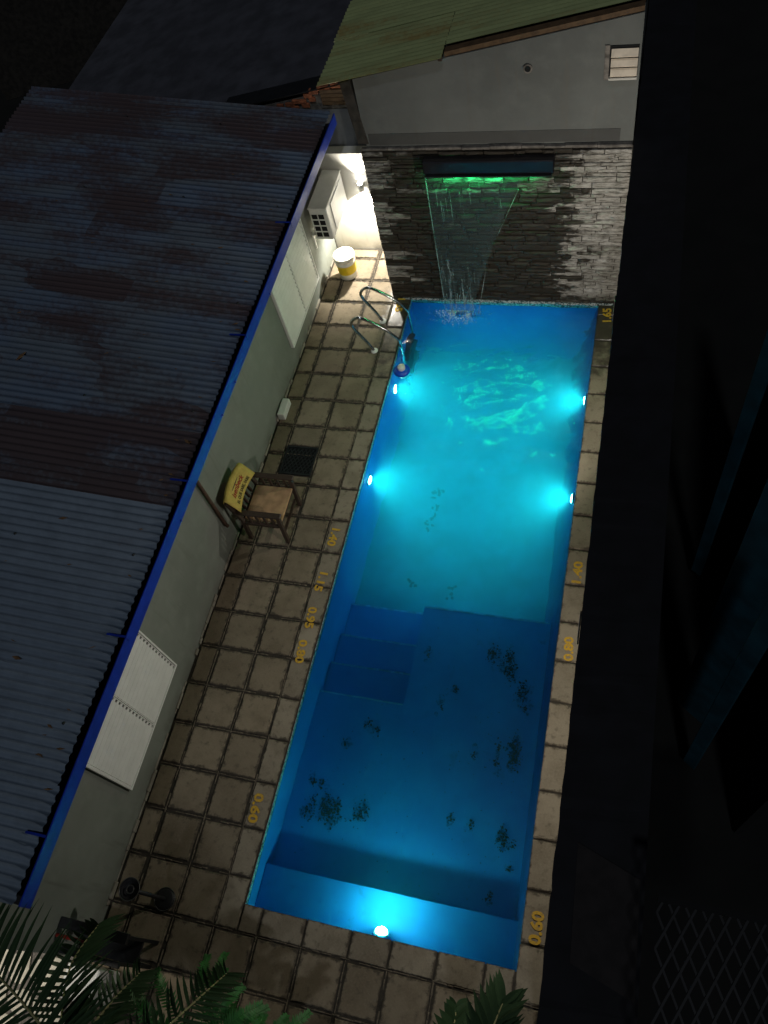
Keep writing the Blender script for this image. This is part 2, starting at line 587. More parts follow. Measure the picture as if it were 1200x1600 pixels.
pv.inputs['Anisotropy'].default_value = 0.1
t.links.new(pv.outputs[0], t.nodes['Material Output'].inputs['Volume'])
M['water'] = mt
mt = bpy.data.materials.new('cloudy_water'); mt.use_nodes = True
t = mt.node_tree; t.nodes.remove(t.nodes['Principled BSDF'])
pv = t.nodes.new('ShaderNodeVolumePrincipled')
pv.inputs['Color'].default_value = (0.08, 0.80, 0.90, 1)
pv.inputs['Density'].default_value = 0.34
t.links.new(pv.outputs[0], t.nodes['Material Output'].inputs['Volume'])
M['cloudy'] = mt

# falling water
mt = bpy.data.materials.new('falling_water'); mt.use_nodes = True
t = mt.node_tree; t.nodes.remove(t.nodes['Principled BSDF']); k = N(mt)
tr = t.nodes.new('ShaderNodeBsdfTransparent'); tr.inputs[0].default_value = (0.90, 0.97, 0.97, 1)
pr = t.nodes.new('ShaderNodeBsdfPrincipled')
pr.inputs['Base Color'].default_value = (0.45, 0.62, 0.68, 1); pr.inputs['Roughness'].default_value = 0.12
p = k.pos(); px, py, pz = k.sep(p)
s1 = k.noise(k.mapping(p, (26, 6, 0.9)), 1.0, 3, 0.6)
s2 = k.noise(k.mapping(p, (60, 10, 5)), 1.0, 3, 0.6)
fz = k.ramp(pz, 1.0, 0.0, 0.05, 1.0)
fac = k.math('ADD', k.math('MULTIPLY', k.math('MULTIPLY', k.ramp(s1, 0.52, 0.75), k.ramp(s2, 0.4, 0.7)), fz), 0.03)
mx = t.nodes.new('ShaderNodeMixShader')
k.l(fac, mx.inputs[0]); k.l(tr.outputs[0], mx.inputs[1]); k.l(pr.outputs[0], mx.inputs[2])
k.l(mx.outputs[0], t.nodes['Material Output'].inputs[0])
M['fall_sheet'] = mt
mt = bpy.data.materials.new('water_cord'); mt.use_nodes = True
t = mt.node_tree; t.nodes.remove(t.nodes['Principled BSDF']); k = N(mt)
tr = t.nodes.new('ShaderNodeBsdfTransparent')
pr = t.nodes.new('ShaderNodeBsdfPrincipled')
pr.inputs['Base Color'].default_value = (0.6, 0.75, 0.78, 1); pr.inputs['Roughness'].default_value = 0.1
mx = t.nodes.new('ShaderNodeMixShader')
nn = k.noise(k.mapping(k.pos(), (20, 20, 5)), 1.0, 3)
k.l(k.ramp(nn, 0.3, 0.7, 0.12, 0.6), mx.inputs[0])
k.l(tr.outputs[0], mx.inputs[1]); k.l(pr.outputs[0], mx.inputs[2])
k.l(mx.outputs[0], t.nodes['Material Output'].inputs[0])
M['fall_cord'] = mt

W, L = 2.608, 8.01
WZ = -0.058

# ================================================================== SETTING
# ground sheet with an opening for the pool
mb = MB()
G = 300
xs = [-G, -0.15, W + 0.15, G]; ys = [-G, -0.15, L + 0.15, G]
for i in range(3):
    for j in range(3):
        if i == 1 and j == 1: continue
        mb.poly([(xs[i], ys[j], -0.055), (xs[i + 1], ys[j], -0.055), (xs[i + 1], ys[j + 1], -0.055), (xs[i], ys[j + 1], -0.055)])
o = mb.build('ground', M['yard']); tag(o, kind='structure')

# deck: grout bed + tiles
deck = empty('pool_deck', (-0.7, 4, 0), kind='structure')
mb = MB()
mb.box((-1.36, -0.16, -0.05), (-0.14, 8.99, -0.014))
mb.build('grout_bed', M['grout'], deck)
MB().box((-1.36, -1.135, -0.05), (2.85, -0.165, -0.014)).build('grout_bed', M['grout'], deck)


def slab_mesh(seed, n=5, h=0.04, jit=0.012, ch=0.022, bull=None):
    """unit slab 1x1, top at z=0, ragged outline; bull = side ('+x') with rounded nose"""
    rnd = random.Random(seed)
    bm = bmesh.new()
    out = []
    for sde in range(4):
        for q in range(n):
            a = q / n
            x, y = ((-0.5 + a, -0.5), (0.5, -0.5 + a), (0.5 - a, 0.5), (-0.5, 0.5 - a))[sde]
            if q == 0: j = 0.004
            else: j = jit
            d = rnd.uniform(0, j)
            if abs(x) >= abs(y): x -= math.copysign(d, x)
            if abs(y) >= abs(x): y -= math.copysign(d, y)
            out.append((x, y))
    N_ = len(out)
    top = [bm.verts.new((x * (1 - 2 * ch * rnd.uniform(0.6, 1.5)), y * (1 - 2 * ch * rnd.uniform(0.6, 1.5)), rnd.uniform(-0.002, 0))) for x, y in out]
    mid = [bm.verts.new((x, y, -0.010)) for x, y in out]
    bot = [bm.verts.new((x, y, -h)) for x, y in out]
    bm.faces.new(top)
    for q in range(N_):
        q2 = (q + 1) % N_
        bm.faces.new((mid[q], mid[q2], top[q2], top[q])); bm.faces.new((bot[q], bot[q2], mid[q2], mid[q]))
    bmesh.ops.recalc_face_normals(bm, faces=bm.faces)
    me = bpy.data.meshes.new('slab'); bm.to_mesh(me); bm.free()
    return me


slabs = [slab_mesh(i) for i in range(10)]
for me in slabs: me.materials.append(M['deck_tile'])
cslabs = [slab_mesh(40 + i, jit=0.01, ch=0.03) for i in range(8)]
for me in cslabs: me.materials.append(M['coping_tile'])
rt = random.Random(3)


def tile(x0, x1, y0, y1, parent, meshes, name='tile', gap=0.036, z=0.0):
    o = link(name, rt.choice(meshes), parent)
    org = ORG[parent.name]
    o.location = Vector(((x0 + x1) / 2, (y0 + y1) / 2, z + rt.uniform(-0.003, 0.002))) - org
    g = gap * rt.uniform(0.8, 1.25)
    o.scale = (abs(x1 - x0) - g, abs(y1 - y0) - g, 1)
    o.rotation_euler = (rt.uniform(-.006, .006), rt.uniform(-.006, .006), rt.uniform(-.006, .006))
    return o


cols = [-1.352, -1.115, -0.667, -0.236]
rows = [-0.236] + [0.229 + 0.45 * j for j in range(0, 20)]
rows = [y for y in rows if y < 8.85] + [8.985]
for j in range(len(rows) - 1):
    for i in range(3):
        if i == 1 and 4.6 < (rows[j] + rows[j + 1]) / 2 < 5.5: 
            continue            # the drain grating sits here
        dx = rt.uniform(-.006, .006)
        tile(cols[i] + dx, cols[i + 1] + dx, rows[j], rows[j + 1], deck, slabs)
# narrow pieces round the grating
gy0, gy1 = None, None
for j in range(len(rows) - 1):
    if 4.6 < (rows[j] + rows[j + 1]) / 2 < 5.5:
        gy0 = rows[j] if gy0 is None else gy0
        gy1 = rows[j + 1]
nx = [-1.352, -1.115, -0.667, -0.236, 0.20, 0.645, 1.085, 1.475, 1.905, 2.33, 2.842]
for (y0, y1) in ((-0.680, -0.236), (-1.125, -0.680)):
    for i in range(len(nx) - 1):
        tile(nx[i], nx[i + 1], y0, y1, deck, slabs)

# raised ragged mortar in the joints
rj = random.Random(77)
jm = MB()
def joint(p0, p1):
    d_ = Vector(p1) - Vector(p0); L_ = d_.length; d_.normalize(); n_ = Vector((-d_.y, d_.x, 0))
    t_ = 0.0
    while t_ < L_ - 0.02:
        l_ = min(rj.uniform(0.05, 0.16), L_ - t_)
        if rj.random() < 0.72:
            a_ = Vector(p0) + d_ * t_; b_ = Vector(p0) + d_ * (t_ + l_)
            o_ = rj.uniform(-.004, .004); w_ = rj.uniform(0.003, 0.008); h_ = rj.uniform(-0.008, -0.001)
            q_ = [a_ + n_ * (o_ - w_), b_ + n_ * (o_ - w_ * rj.uniform(.6, 1.3)), b_ + n_ * (o_ + w_ * rj.uniform(.6, 1.3)), a_ + n_ * (o_ + w_)]
            lo_ = [jm.bm.verts.new((v.x, v.y, -0.0145)) for v in q_]
            hi_ = [jm.bm.verts.new((v.x * 0.6 + (q_[0].x + q_[2].x) * 0.2, v.y * 0.6 + (q_[0].y + q_[2].y) * 0.2, h_)) for v in q_]
            jm.bm.faces.new(hi_)
            for e_ in range(4): jm.bm.faces.new((lo_[e_], lo_[(e_ + 1) % 4], hi_[(e_ + 1) % 4], hi_[e_]))
        t_ += l_
for x_ in cols[1:]: joint((x_, -0.2, 0), (x_, 8.95, 0))
for y_ in rows[1:-1]: joint((-1.34, y_, 0), (-0.24, y_, 0))
for x_ in (-1.115, -0.667, -0.236, 0.20, 0.645, 1.085, 1.475, 1.905, 2.33): joint((x_, -1.12, 0), (x_, -0.24, 0))
for y_ in (-0.236, -0.68): joint((-1.34, y_, 0), (2.84, y_, 0))
o = jm.build('joint_mortar', M['joint_mortar'], deck); o['kind'] = 'stuff'

# coping round the pool
cop = empty('pool_coping', (0, 4, 0), kind='structure')
MB().box((-0.235, -0.235, -0.05), (-0.004, 7.985, -0.018)).build('coping_bed', M['grout'], cop)
MB().box((-0.0035, -0.2345, -0.05), (W + 0.003, -0.004, -0.018)).build('coping_bed', M['grout'], cop)
MB().box((W + 0.0035, -0.234, -0.05), (2.846, 7.985, -0.018)).build('coping_bed', M['grout'], cop)
crow = [y for y in rows if y < 7.9] + [7.98]
for j in range(len(crow) - 1):
    tile(-0.236, -0.004, crow[j], crow[j + 1], cop, cslabs, 'coping_slab', 0.014)
rr = [6.46 + 0.4455 * q for q in range(-15, 4)]
rr = [-0.236] + [y for y in rr if -0.1 < y < 7.9] + [7.98]
for j in range(len(rr) - 1):
    tile(W - 0.012, 2.846, rr[j], rr[j + 1], cop, cslabs, 'coping_slab', 0.012)
ncx = [-0.236, 0.20, 0.645, 1.09, 1.47, 1.90, 2.33, W - 0.012]
for i in range(len(ncx) - 1):
    if i: tile(ncx[i], ncx[i + 1], -0.236, 0.012, cop, cslabs, 'coping_slab', 0.014)
tile(0.0, 0.20, -0.236, 0.012, cop, cslabs, 'coping_slab', 0.012)


def marking(txt, x, y, side):
    me = text_mesh(txt, 0.15, 0.006)
    o = link('depth_marking', me, cop)
    me.materials.append(M['stencil_yellow'])
    # left: reads along -Y, tops towards +X ; right: reads along +Y, tops towards -X
    o.rotation_euler = (0, 0, R((-90 if side == 'L' else 90) + rt.uniform(-5, 5)))
    o.scale = (rt.uniform(1.0, 1.15), rt.uniform(0.85, 1.0), 1)
    o.location = Vector((x, y, 0.0055)) - ORG[cop.name]
    o['label'] = 'yellow stencilled depth figure ' + txt
    return o


for txt, x, y in (('1.40', -0.145, 4.05), ('1.15', -0.145, 3.45), ('0.95', -0.145, 2.98), ('0.80', -0.145, 2.57), ('0.60', -0.155, 0.87), ('1.65', -0.135, 7.86)):
    marking(txt, x, y, 'L')
for txt, y in (('1.65', 7.78), ('1.40', 3.93), ('0.80', 3.04), ('0.60', 0.37)):
    marking(txt, 2.735, y, 'R')

# pool basin
basin = empty('pool_basin', (1.3, 4, 0), kind='structure')
P = M['pool_paint']
MB().box((-0.2, -0.2, -2.0), (0.0, L + 0.2, -0.13)).build('side_wall', P, basin)
MB().box((0.001, -0.2, -2.0), (W, 0.0, -0.046)).build('end_wall', P, basin)
MB().box((0.001, L, -2.0), (W + 0.2, L + 0.18, -0.13)).build('end_wall', P, basin)
bt = 0.16
MB().prism([(W + 0.001, 0.001, -0.046), (W + 0.3, 0.001, -0.046), (W + 0.3, 0.001, -2.0), (W - bt * 1.95, 0.001, -2.0)], (0, L - 0.002, 0)).build('side_wall', M['unlit_wall_blue'], basin)  # unlit look of this wall is put into its colour
MB().box((-0.2, -0.19, -0.129), (-0.003, L + 0.19, -0.046)).build('waterline_tiles', M['mosaic'], basin)
MB().box((0.002, L + 0.003, -0.129), (W + 0.19, L + 0.17, -0.02)).build('waterline_tiles', M['mosaic'], basin)
# floors
MB().prism([(0.002, 3.565, -1.42), (0.002, L - 0.002, -1.68), (0.002, L - 0.002, -2.2), (0.002, 3.565, -2.2)], (W - 0.01, 0, 0)).build('deep_floor', M['deep_haze_tint'], basin)
MB().prism([(1.0, 0.425, -0.64), (1.0, 3.56, -0.80), (1.0, 3.56, -2.1), (1.0, 0.425, -2.1)], (W - 1.002, 0, 0)).build('shallow_floor', P, basin)
MB().prism([(0.003, 0.425, -0.64), (0.003, 2.335, -0.74), (0.003, 2.335, -2.1), (0.003, 0.425, -2.1)], (0.996, 0, 0)).build('shallow_floor', P, basin)
for y0, y1, z in ((2.337, 2.73, -0.90), (2.732, 3.13, -1.06), (3.132, 3.60, -1.24)):
    MB().box((0.004, y0, -2.1), (0.998, y1, z), 0.012).build('step', P, basin)
    MB().box((0.012, y1 - 0.022, z - 0.004), (0.990, y1 + 0.0012, z + 0.002)).build('nosing', M['nosing'], basin)
MB().box((0.003, 0.002, -2.1), (W - 0.003, 0.42, -0.40), 0.01).build('bench', P, basin)
MB().box((1.006, 3.54, -0.806), (W - 0.13, 3.563, -0.795)).build('nosing', M['nosing'], basin)
MB().box((0.008, 2.318, -0.745), (0.992, 2.337, -0.736)).build('nosing', M['nosing'], basin)

# water body
bm = bmesh.new()
NX, NY = 96, 300
wx0, wx1, wy0, wy1 = -0.05, W + 0.05, -0.05, L + 0.05
grid = []
for j in range(NY + 1):
    yv = wy0 + (wy1 - wy0) * j / NY
    u = min(1, max(0, (yv - 3.3) / 3.6)); u = u * u * (3 - 2 * u)
    am = 0.0020 + 0.018 * u
    row = []
    for i in range(NX + 1):
        xv = wx0 + (wx1 - wx0) * i / NX
        dr_ = math.hypot(xv - 0.76, yv - 7.78)
        h_ = noise.noise(Vector((xv * 3.1 + 2, yv * 4.2, 0.3))) + 0.55 * noise.noise(Vector((xv * 7.3, yv * 8.5 + 5, 1.7))) + 0.25 * noise.noise(Vector((xv * 15, yv * 17, 4.0)))
        h_ = h_ * am + 0.006 * math.cos(dr_ * 30) * math.exp(-dr_ * 1.6)
        row.append(bm.verts.new((xv, yv, WZ + h_)))
    grid.append(row)
for a, b in zip(grid, grid[1:]):
    for i in range(NX):
        f = bm.faces.new((a[i], a[i + 1], b[i + 1], b[i])); f.smooth = True
rim = [grid[0][i] for i in range(NX + 1)] + [grid[j][NX] for j in range(1, NY + 1)] + [grid[NY][i] for i in range(NX - 1, -1, -1)] + [grid[j][0] for j in range(NY - 1, 0, -1)]
low = [bm.verts.new((v.co.x, v.co.y, -1.95)) for v in rim]
for q in range(len(rim)):
    q2 = (q + 1) % len(rim)
    bm.faces.new((rim[q2], rim[q], low[q], low[q2]))
bm.faces.new(low[::-1])
bmesh.ops.recalc_face_normals(bm, faces=bm.faces)
me = bpy.data.meshes.new('pool_water'); bm.to_mesh(me); bm.free(); me.materials.append(M['water'])
o = link('pool_water', me); tag(o, kind='structure')
o = MB().box((0.01, 3.585, -1.75), (W - 0.004, L - 0.01, WZ - 0.04)).build('cloudy_water', M['cloudy']); tag(o, 'cloudy bubbly water filling the deep end', 'water', kind='stuff')

# dim yard beside the house end: pale flagstones
fl = empty('patio', (-2.2, -2.0, 0), kind='structure')
MB().box((-4.5, -3.2, -0.05), (-1.362, -0.78, -0.018)).build('mortar_bed', M['mortar'], fl)
rf = random.Random(5)
yy = -3.15
while yy < -0.9:
    xx = -4.4 + rf.uniform(-.2, 0)
    hh = rf.uniform(0.22, 0.34)
    while xx < -1.55:
        ww = rf.uniform(0.22, 0.42)
        pts = []
        cx, cyy = xx + ww / 2, yy + hh / 2
        for q in range(7):
            a = q / 7 * 2 * math.pi + rf.uniform(-.2, .2)
            rx = ww / 2 / max(abs(math.cos(a)), abs(math.sin(a)) * 0.9 + .1) * rf.uniform(0.86, 0.97)
            ry = hh / 2 / max(abs(math.cos(a)) * 0.9 + .1, abs(math.sin(a))) * rf.uniform(0.86, 0.97)
            pts.append((cx + rx * math.cos(a), cyy + ry * math.sin(a), -0.019))
        if cx < -1.58: MB().prism(pts, (0, 0, 0.022)).build('flagstone', M['flagstone'], fl)
        xx += ww
    yy += hh
o = MB().box((-1.355, -3.5, -0.05), (3.2, -1.14, -0.006)).build('planting_bed', M['soil']); tag(o, kind='structure')

# ================================================================== LEFT HOUSE
house = empty('house', (-1.37, 4, 0), 'long low house with grey wall, blue fascia and rusty corrugated roof beside the pool', 'house')
MB().box((-5.2, -0.76, -0.05), (-1.37, 8.985, 2.06)).build('wall', M['grey_plaster'], house)
# crumbling skirting at wall foot
rk = random.Random(11)
mb = MB()
y = -0.7
while y < 8.9:
    l_ = rk.uniform(0.04, 0.22)
    if rk.random() < 0.75:
        mb.box((-1.3695, y, -0.012), (-1.37 + rk.uniform(0.008, 0.028), min(y + l_, 8.97), rk.uniform(0.008, 0.04)), 0.005)
    y += l_
o = mb.build('skirting', M['skirt'], house); o['kind'] = 'stuff'
# roof sheets
SL = 0.118
PIT = 0.0782


def zroof(x): return 2.215 + SL * (-1.0 - x)


def corrugated(name, y0, nw, xa, xb, zf, material, parent, lift, amp=0.0115, col=(0.5, 0.5, 0, 1), skew=0.0):
    bm = bmesh.new()
    seg = 8
    nx_ = 5
    org = ORG[parent.name]
    prev = None
    grid = []
    for i in range(nw * seg + 1):
        yv = y0 + PIT * i / seg
        zz = amp * math.cos(2 * math.pi * i / seg)
        rowv = []
        for q in range(nx_):
            x = xa + (xb - xa) * q / (nx_ - 1)
            wob = 0.004 * noise.noise(Vector((x * 1.3, yv * 0.8, lift * 100)))
            rowv.append(bm.verts.new(Vector((x + (rk.uniform(-.003, .003) if q in (0, nx_ - 1) else 0), yv, zf(x) + zz + lift + wob)) - org))
        grid.append(rowv)
    for a, b in zip(grid, grid[1:]):
        for q in range(nx_ - 1):
            f = bm.faces.new((a[q], a[q + 1], b[q + 1], b[q])); f.smooth = True
    bmesh.ops.recalc_face_normals(bm, faces=bm.faces)
    me = bpy.data.meshes.new(name); bm.to_mesh(me); bm.free()
    me.materials.append(material)
    o = link(name, me, parent)
    md = o.modifiers.new('thickness', 'SOLIDIFY'); md.thickness = 0.0015; md.offset = -1
    o.modifiers.new('crisp_rim', 'EDGE_SPLIT').split_angle = R(60)
    o.color = col
    ORG[o.name] = org
    return o


rust = [0.10, 0.08, 0.12, 0.10, 0.74, 0.46, 0.58, 0.50, 0.58, 0.52, 0.62]
y0 = -0.42
for i in range(11):
    corrugated('roof_sheet', y0, 11, -5.15 + rk.uniform(-.03, .03), -0.955 + rk.uniform(-.012, .012), zroof, M['galv_roof'], house, 0.004 * (i % 2), col=(rust[i], [0.0, 0.0, 0.1, 0.05, 0.4, 0.45, 0.5, 0.5, 0.55, 0.6, 0.7][i], 0, 1))
    y0 += 11 * PIT - 0.002
# roof screws
scm = None
for yv in (0.9, 2.5, 4.1, 5.6, 7.2, 8.6):
    for xv in (-1.12, -2.3, -3.6):
        q = round((yv + 0.42) / PIT)
        y_ = -0.42 + q * PIT
        if scm is None:
            b_ = MB(); b_.lathe([(0.014, 0), (0.014, 0.004), (0.007, 0.006), (0.007, 0.012), (0, 0.012)], (0, 0, 0), 8)
            scm = b_.mesh('screw', M['iron'])
        o = link('screw', scm, house, Vector((xv, y_, zroof(xv) + 0.014)) - ORG[house.name])
# fascia, gutter, brackets
MB().box((-0.895, -0.42, 2.075), (-0.880, 8.97, 2.225), 0.003).build('fascia', M['blue_paint'], house)
mb = MB()
mb.box((-1.035, -0.415, 2.085), (-0.897, 8.96, 2.092)); mb.box((-1.04, -0.415, 2.0925), (-1.034, 8.96, 2.175))
mb.build('gutter', M['black'], house)
mb = MB(); mb.box((-1.369, -0.41, 2.062), (-1.042, 8.95, 2.074)); mb.build('soffit', M['grey_plaster'], house)
for yv in (0.06, 1.70, 3.30, 5.15, 6.9):
    mb = MB(); mb.box((-1.07, yv, 2.231), (-0.879, yv + 0.02, 2.236)); mb.box((-0.8785, yv, 2.16), (-0.8755, yv + 0.02, 2.236))
    mb.build('gutter_bracket', M['blue_paint'], house)
for yv in (4.63, 4.2, 2.95, 5.9):
    MB().lathe([(0.008, 0), (0.008, 0.02), (0, 0.022)], (-0.872, yv, 2.09), 6).build('hook', M['blue_paint'], house)


def window(y0, y1, z0, z1):
    f = MB()
    f.box((-1.369, y0 - 0.02, z0 - 0.025), (-1.325, y1 + 0.02, z0), 0.003)
    f.box((-1.369, y0 - 0.02, z1), (-1.325, y1 + 0.02, z1 + 0.025), 0.003)
    f.box((-1.369, y0 - 0.022, z0 - 0.0245), (-1.327, y0, z1 + 0.0245), 0.003)
    f.box((-1.369, y1, z0 - 0.0245), (-1.327, y1 + 0.022, z1 + 0.0245), 0.003)
    win = f.build('window_shutter', M['white_paint'], house)
    MB().box((-1.3685, y0 + .001, z0 + .001), (-1.362, y1 - .001, z1 - .001)).build('backing', M['shutter_gap_shade'], win)
    ym = (y0 + y1) / 2
    n = 15
    dz = (z1 - z0) / n
    for a, b in ((y0 + 0.012, ym - 0.012), (ym + 0.012, y1 - 0.012)):
        MB().box((-1.361, a - 0.009, z0 + .002), (-1.337, a, z1 - .002)).build('stile', M['white_paint'], win)
        MB().box((-1.361, b, z0 + .002), (-1.337, b + 0.009, z1 - .002)).build('stile', M['white_paint'], win)
        MB().box((-1.3615, b - 0.030, z0 + .002), (-1.3605, b - .0005, z1 - .002)).build('notch_shade', M['dark_hole'], win)  # black strip added behind the slat ends as shade in the notches
        for q in range(n):
            z = z0 + dz * q
            m_ = MB()
            m_.prism([(-1.357, a + .003, z + dz * 0.88), (-1.340, a + .003, z + dz * 0.88), (-1.333, a + .003, z + dz * 0.06), (-1.350, a + .003, z + dz * 0.02)], (0, b - a - .030, 0))
            m_.prism([(-1.357, b - .0268, z + dz * 0.86), (-1.342, b - .0268, z + dz * 0.86), (-1.338, b - .0268, z + dz * 0.42), (-1.354, b - .0268, z + dz * 0.42)], (0, .0262, 0))
            o = m_.build('slat', M['white_paint'], win)
    return win


window(6.72, 8.02, 0.32, 1.45)
window(0.76, 2.06, 0.42, 1.55)

# rusty drain pipe stub on the wall
o = MB().tube([(-1.335, 3.83, 2.05), (-1.335, 3.83, 0.42), (-1.325, 3.83, 0.38)], 0.022, 10).build('drain_pipe', M['rust_pipe'])
tag(o, 'brown rusty drain pipe running down the grey wall behind the chair', 'pipe')

# far wall pieces at the end of the passage
o = MB().box((-1.368, 9.0, -0.05), (-0.06, 9.16, 1.62), 0.004).build('white_wall', M['white_plaster'])
tag(o, 'low white wall closing the passage behind the air conditioner, lit by a sconce', 'wall')

bw = empty('back_wall', (-1.3, 9.2, 0), 'weathered grey wall with bare brick and a boarded opening above the white wall', 'wall')
MB().box((-2.5, 9.2, -0.05), (-0.21, 9.42, 2.13)).build('wall', M['dim_plaster'], bw)
# ragged mortar crest rising to the right
mb = MB()
pts = [(-2.5, 9.205, 2.131), (-0.22, 9.205, 2.131), (-0.22, 9.205, 2.52), (-0.7, 9.205, 2.44), (-1.15, 9.205, 2.35), (-1.6, 9.205, 2.27), (-2.0, 9.205, 2.2), (-2.5, 9.205, 2.14)]
mb.prism(pts, (0, 0.2, 0)); mb.build('crest', M['mortar'], bw)
rb = random.Random(2)
for (x, z, l_) in ((-1.42, 2.255, .2), (-1.28, 2.33, .12), (-1.34, 2.20, .11), (-1.56, 2.215, .13), (-1.7, 2.20, .1), (-1.19, 2.38, .13), (-1.04, 2.425, .18), (-0.86, 2.45, .16), (-1.23, 2.28, .09), (-1.5, 2.165, .12)):
    MB().box((x - l_ / 2, 9.18, z - .03), (x + l_ / 2, 9.24, z + .03), 0.008).build('brick', M['bare_brick'], bw)
MB().box((-1.12, 9.186, 2.16), (-0.66, 9.24, 2.20), 0.005).build('opening_frame', M['mortar'], bw)
for q in range(4):
    MB().box((-1.10, 9.176, 2.202 + q * 0.052), (-0.70, 9.22, 2.252 + q * 0.052), 0.004).build('plank', M['plank'], bw)
MB().box((-0.69, 9.182, 2.20), (-0.655, 9.24, 2.42), 0.005).build('opening_frame', M['mortar'], bw)

# ================================================================== NEIGHBOUR BUILDING (gable + green roof)
nb = empty('neighbour_building', (2, 9, 0), 'grey neighbour building with green rusty corrugated roof above the stone wall', 'building')


def zg(x): return 3.21 + 0.177 * (x + 0.56)


mb = MB()
mb.prism([(-0.2, 8.06, -0.05), (2.85, 8.06, -0.05), (2.85, 8.06, zg(2.85) - 0.06), (-0.2, 8.06, zg(-0.2) - 0.06)], (0, 5.5, 0))
mb.build('wall', M['gable_plaster'], nb)
MB().box((-0.15, 8.055, 2.40), (2.71, 8.0595, 2.545)).build('dark_band', M['band_grey'], nb)  # darker grey strip along the foot of the gable
MB().prism([(-0.29, 8.052, 2.42), (-0.165, 8.052, 2.42), (-0.245, 8.052, 3.20), (-0.36, 8.052, 3.18)], (0, 0.12, 0)).build('corner_strip', M['stone_core'], nb)


def green_sheet(y0, nw, xa, xb, lift, rustv):
    return corrugated('roof_sheet', y0, nw, xa, xb, zg, M['green_roof'], nb, lift, 0.011, (rustv, 0.1, 0, 1))


green_sheet(7.955, 11, -0.60, 0.845, 0.0, 0.42)
green_sheet(8.19, 8, 0.85, 2.86, 0.003, 0.36)
for i in range(4):
    green_sheet(7.955 + 0.858 * (i + 1) - 0.004, 11, -0.62 + 0.01 * i, 2.86, 0.005 * ((i + 1) % 2), 0.40 + 0.05 * (i % 2))
# dark gap under the set-back verge
MB().prism([(0.86, 8.075, zg(0.86) - 0.06), (2.845, 8.075, zg(2.845) - 0.06), (2.845, 8.075, zg(2.845) - 0.004), (0.86, 8.075, zg(0.86) - 0.004)], (0, 0.1, 0)).build('verge_board', M['plank'], nb)
MB().box((0.80, 8.0, zg(0.82) - 0.055), (0.845, 8.055, zg(0.82) - 0.01), 0.006).build('rafter_end', M['dark_wood'], nb)
# vent with pale louvres
MB().box((2.50, 8.048, 3.10), (2.548, 8.0595, 3.46), 0.003).build('vent_frame', M['mortar'], nb)
vf = MB().box((2.548, 8.052, 3.115), (2.83, 8.0595, 3.45)).build('vent', M['dark_hole'], nb)
for q in range(3):
    z = 3.15 + q * 0.10
    MB().prism([(2.565, 8.051, z + 0.070), (2.565, 8.041, z + 0.075), (2.565, 8.006, z + 0.012), (2.565, 8.016, z)], (0.26, 0, 0)).build('louvre', M['cream_paint'], vf)
MB().box((2.55, 8.005, 3.118), (2.83, 8.0515, 3.14), 0.003).build('sill', M['white_plaster'], vf)
mb = MB()
cx_, cz_ = 1.73, 3.255
pts = [(cx_ + 0.05 * math.cos(a / 12 * 2 * math.pi), 8.045, cz_ + 0.05 * math.sin(a / 12 * 2 * math.pi)) for a in range(12)]
mb.prism(pts, (0, 0.0145, 0)); ph = mb.build('pipe_hole', M['mortar'], nb)
pts = [(cx_ + 0.032 * math.cos(a / 12 * 2 * math.pi), 8.041, cz_ + 0.032 * math.sin(a / 12 * 2 * math.pi)) for a in range(12)]
mb = MB(); mb.prism(pts, (0, 0.0038, 0)); mb.build('bore', M['dark_hole'], ph)

# stones of the waterfall wall
sw = empty('waterfall_wall', (1.3, 8.03, 0), 'ledger stone wall behind the pool, dark and wet under the spout', 'wall')
MB().box((-0.262, 8.028, -0.02), (2.86, 8.0545, 2.36)).build('backing', M['stone_core'], sw)


def stone_mesh(seed):
    rnd = random.Random(seed)
    bm = bmesh.new()
    nx_, nz_ = 5, 3
    grid = []
    for j in range(nz_):
        row = []
        for i in range(nx_):
            x = -0.5 + i / (nx_ - 1); z = -0.5 + j / (nz_ - 1)
            edge = (i in (0, nx_ - 1)) or (j in (0, nz_ - 1))
            d = rnd.uniform(0.55, 0.8) if edge else rnd.uniform(0.75, 1.15)
            row.append(bm.verts.new((x * (0.985 if edge else 1) + rnd.uniform(-.03, .03) * (not edge), -d, z * (0.94 + rnd.uniform(-.06, .04)))))
        grid.append(row)
    for j in range(nz_ - 1):
        for i in range(nx_ - 1):
            bm.faces.new((grid[j][i], grid[j][i + 1], grid[j + 1][i + 1], grid[j + 1][i]))
    per = [grid[0][i] for i in range(nx_)] + [grid[j][nx_ - 1] for j in range(1, nz_)] + [grid[nz_ - 1][i] for i in range(nx_ - 2, -1, -1)] + [grid[j][0] for j in range(nz_ - 2, 0, -1)]
    back = [bm.verts.new((v.co.x, 0, v.co.z)) for v in per]
    for q in range(len(per)):
        q2 = (q + 1) % len(per)
        bm.faces.new((per[q2], per[q], back[q], back[q2]))
    bmesh.ops.recalc_face_normals(bm, faces=bm.faces)
    me = bpy.data.meshes.new('stone'); bm.to_mesh(me); bm.free()
    me.materials.append(M['stone'])
    return me


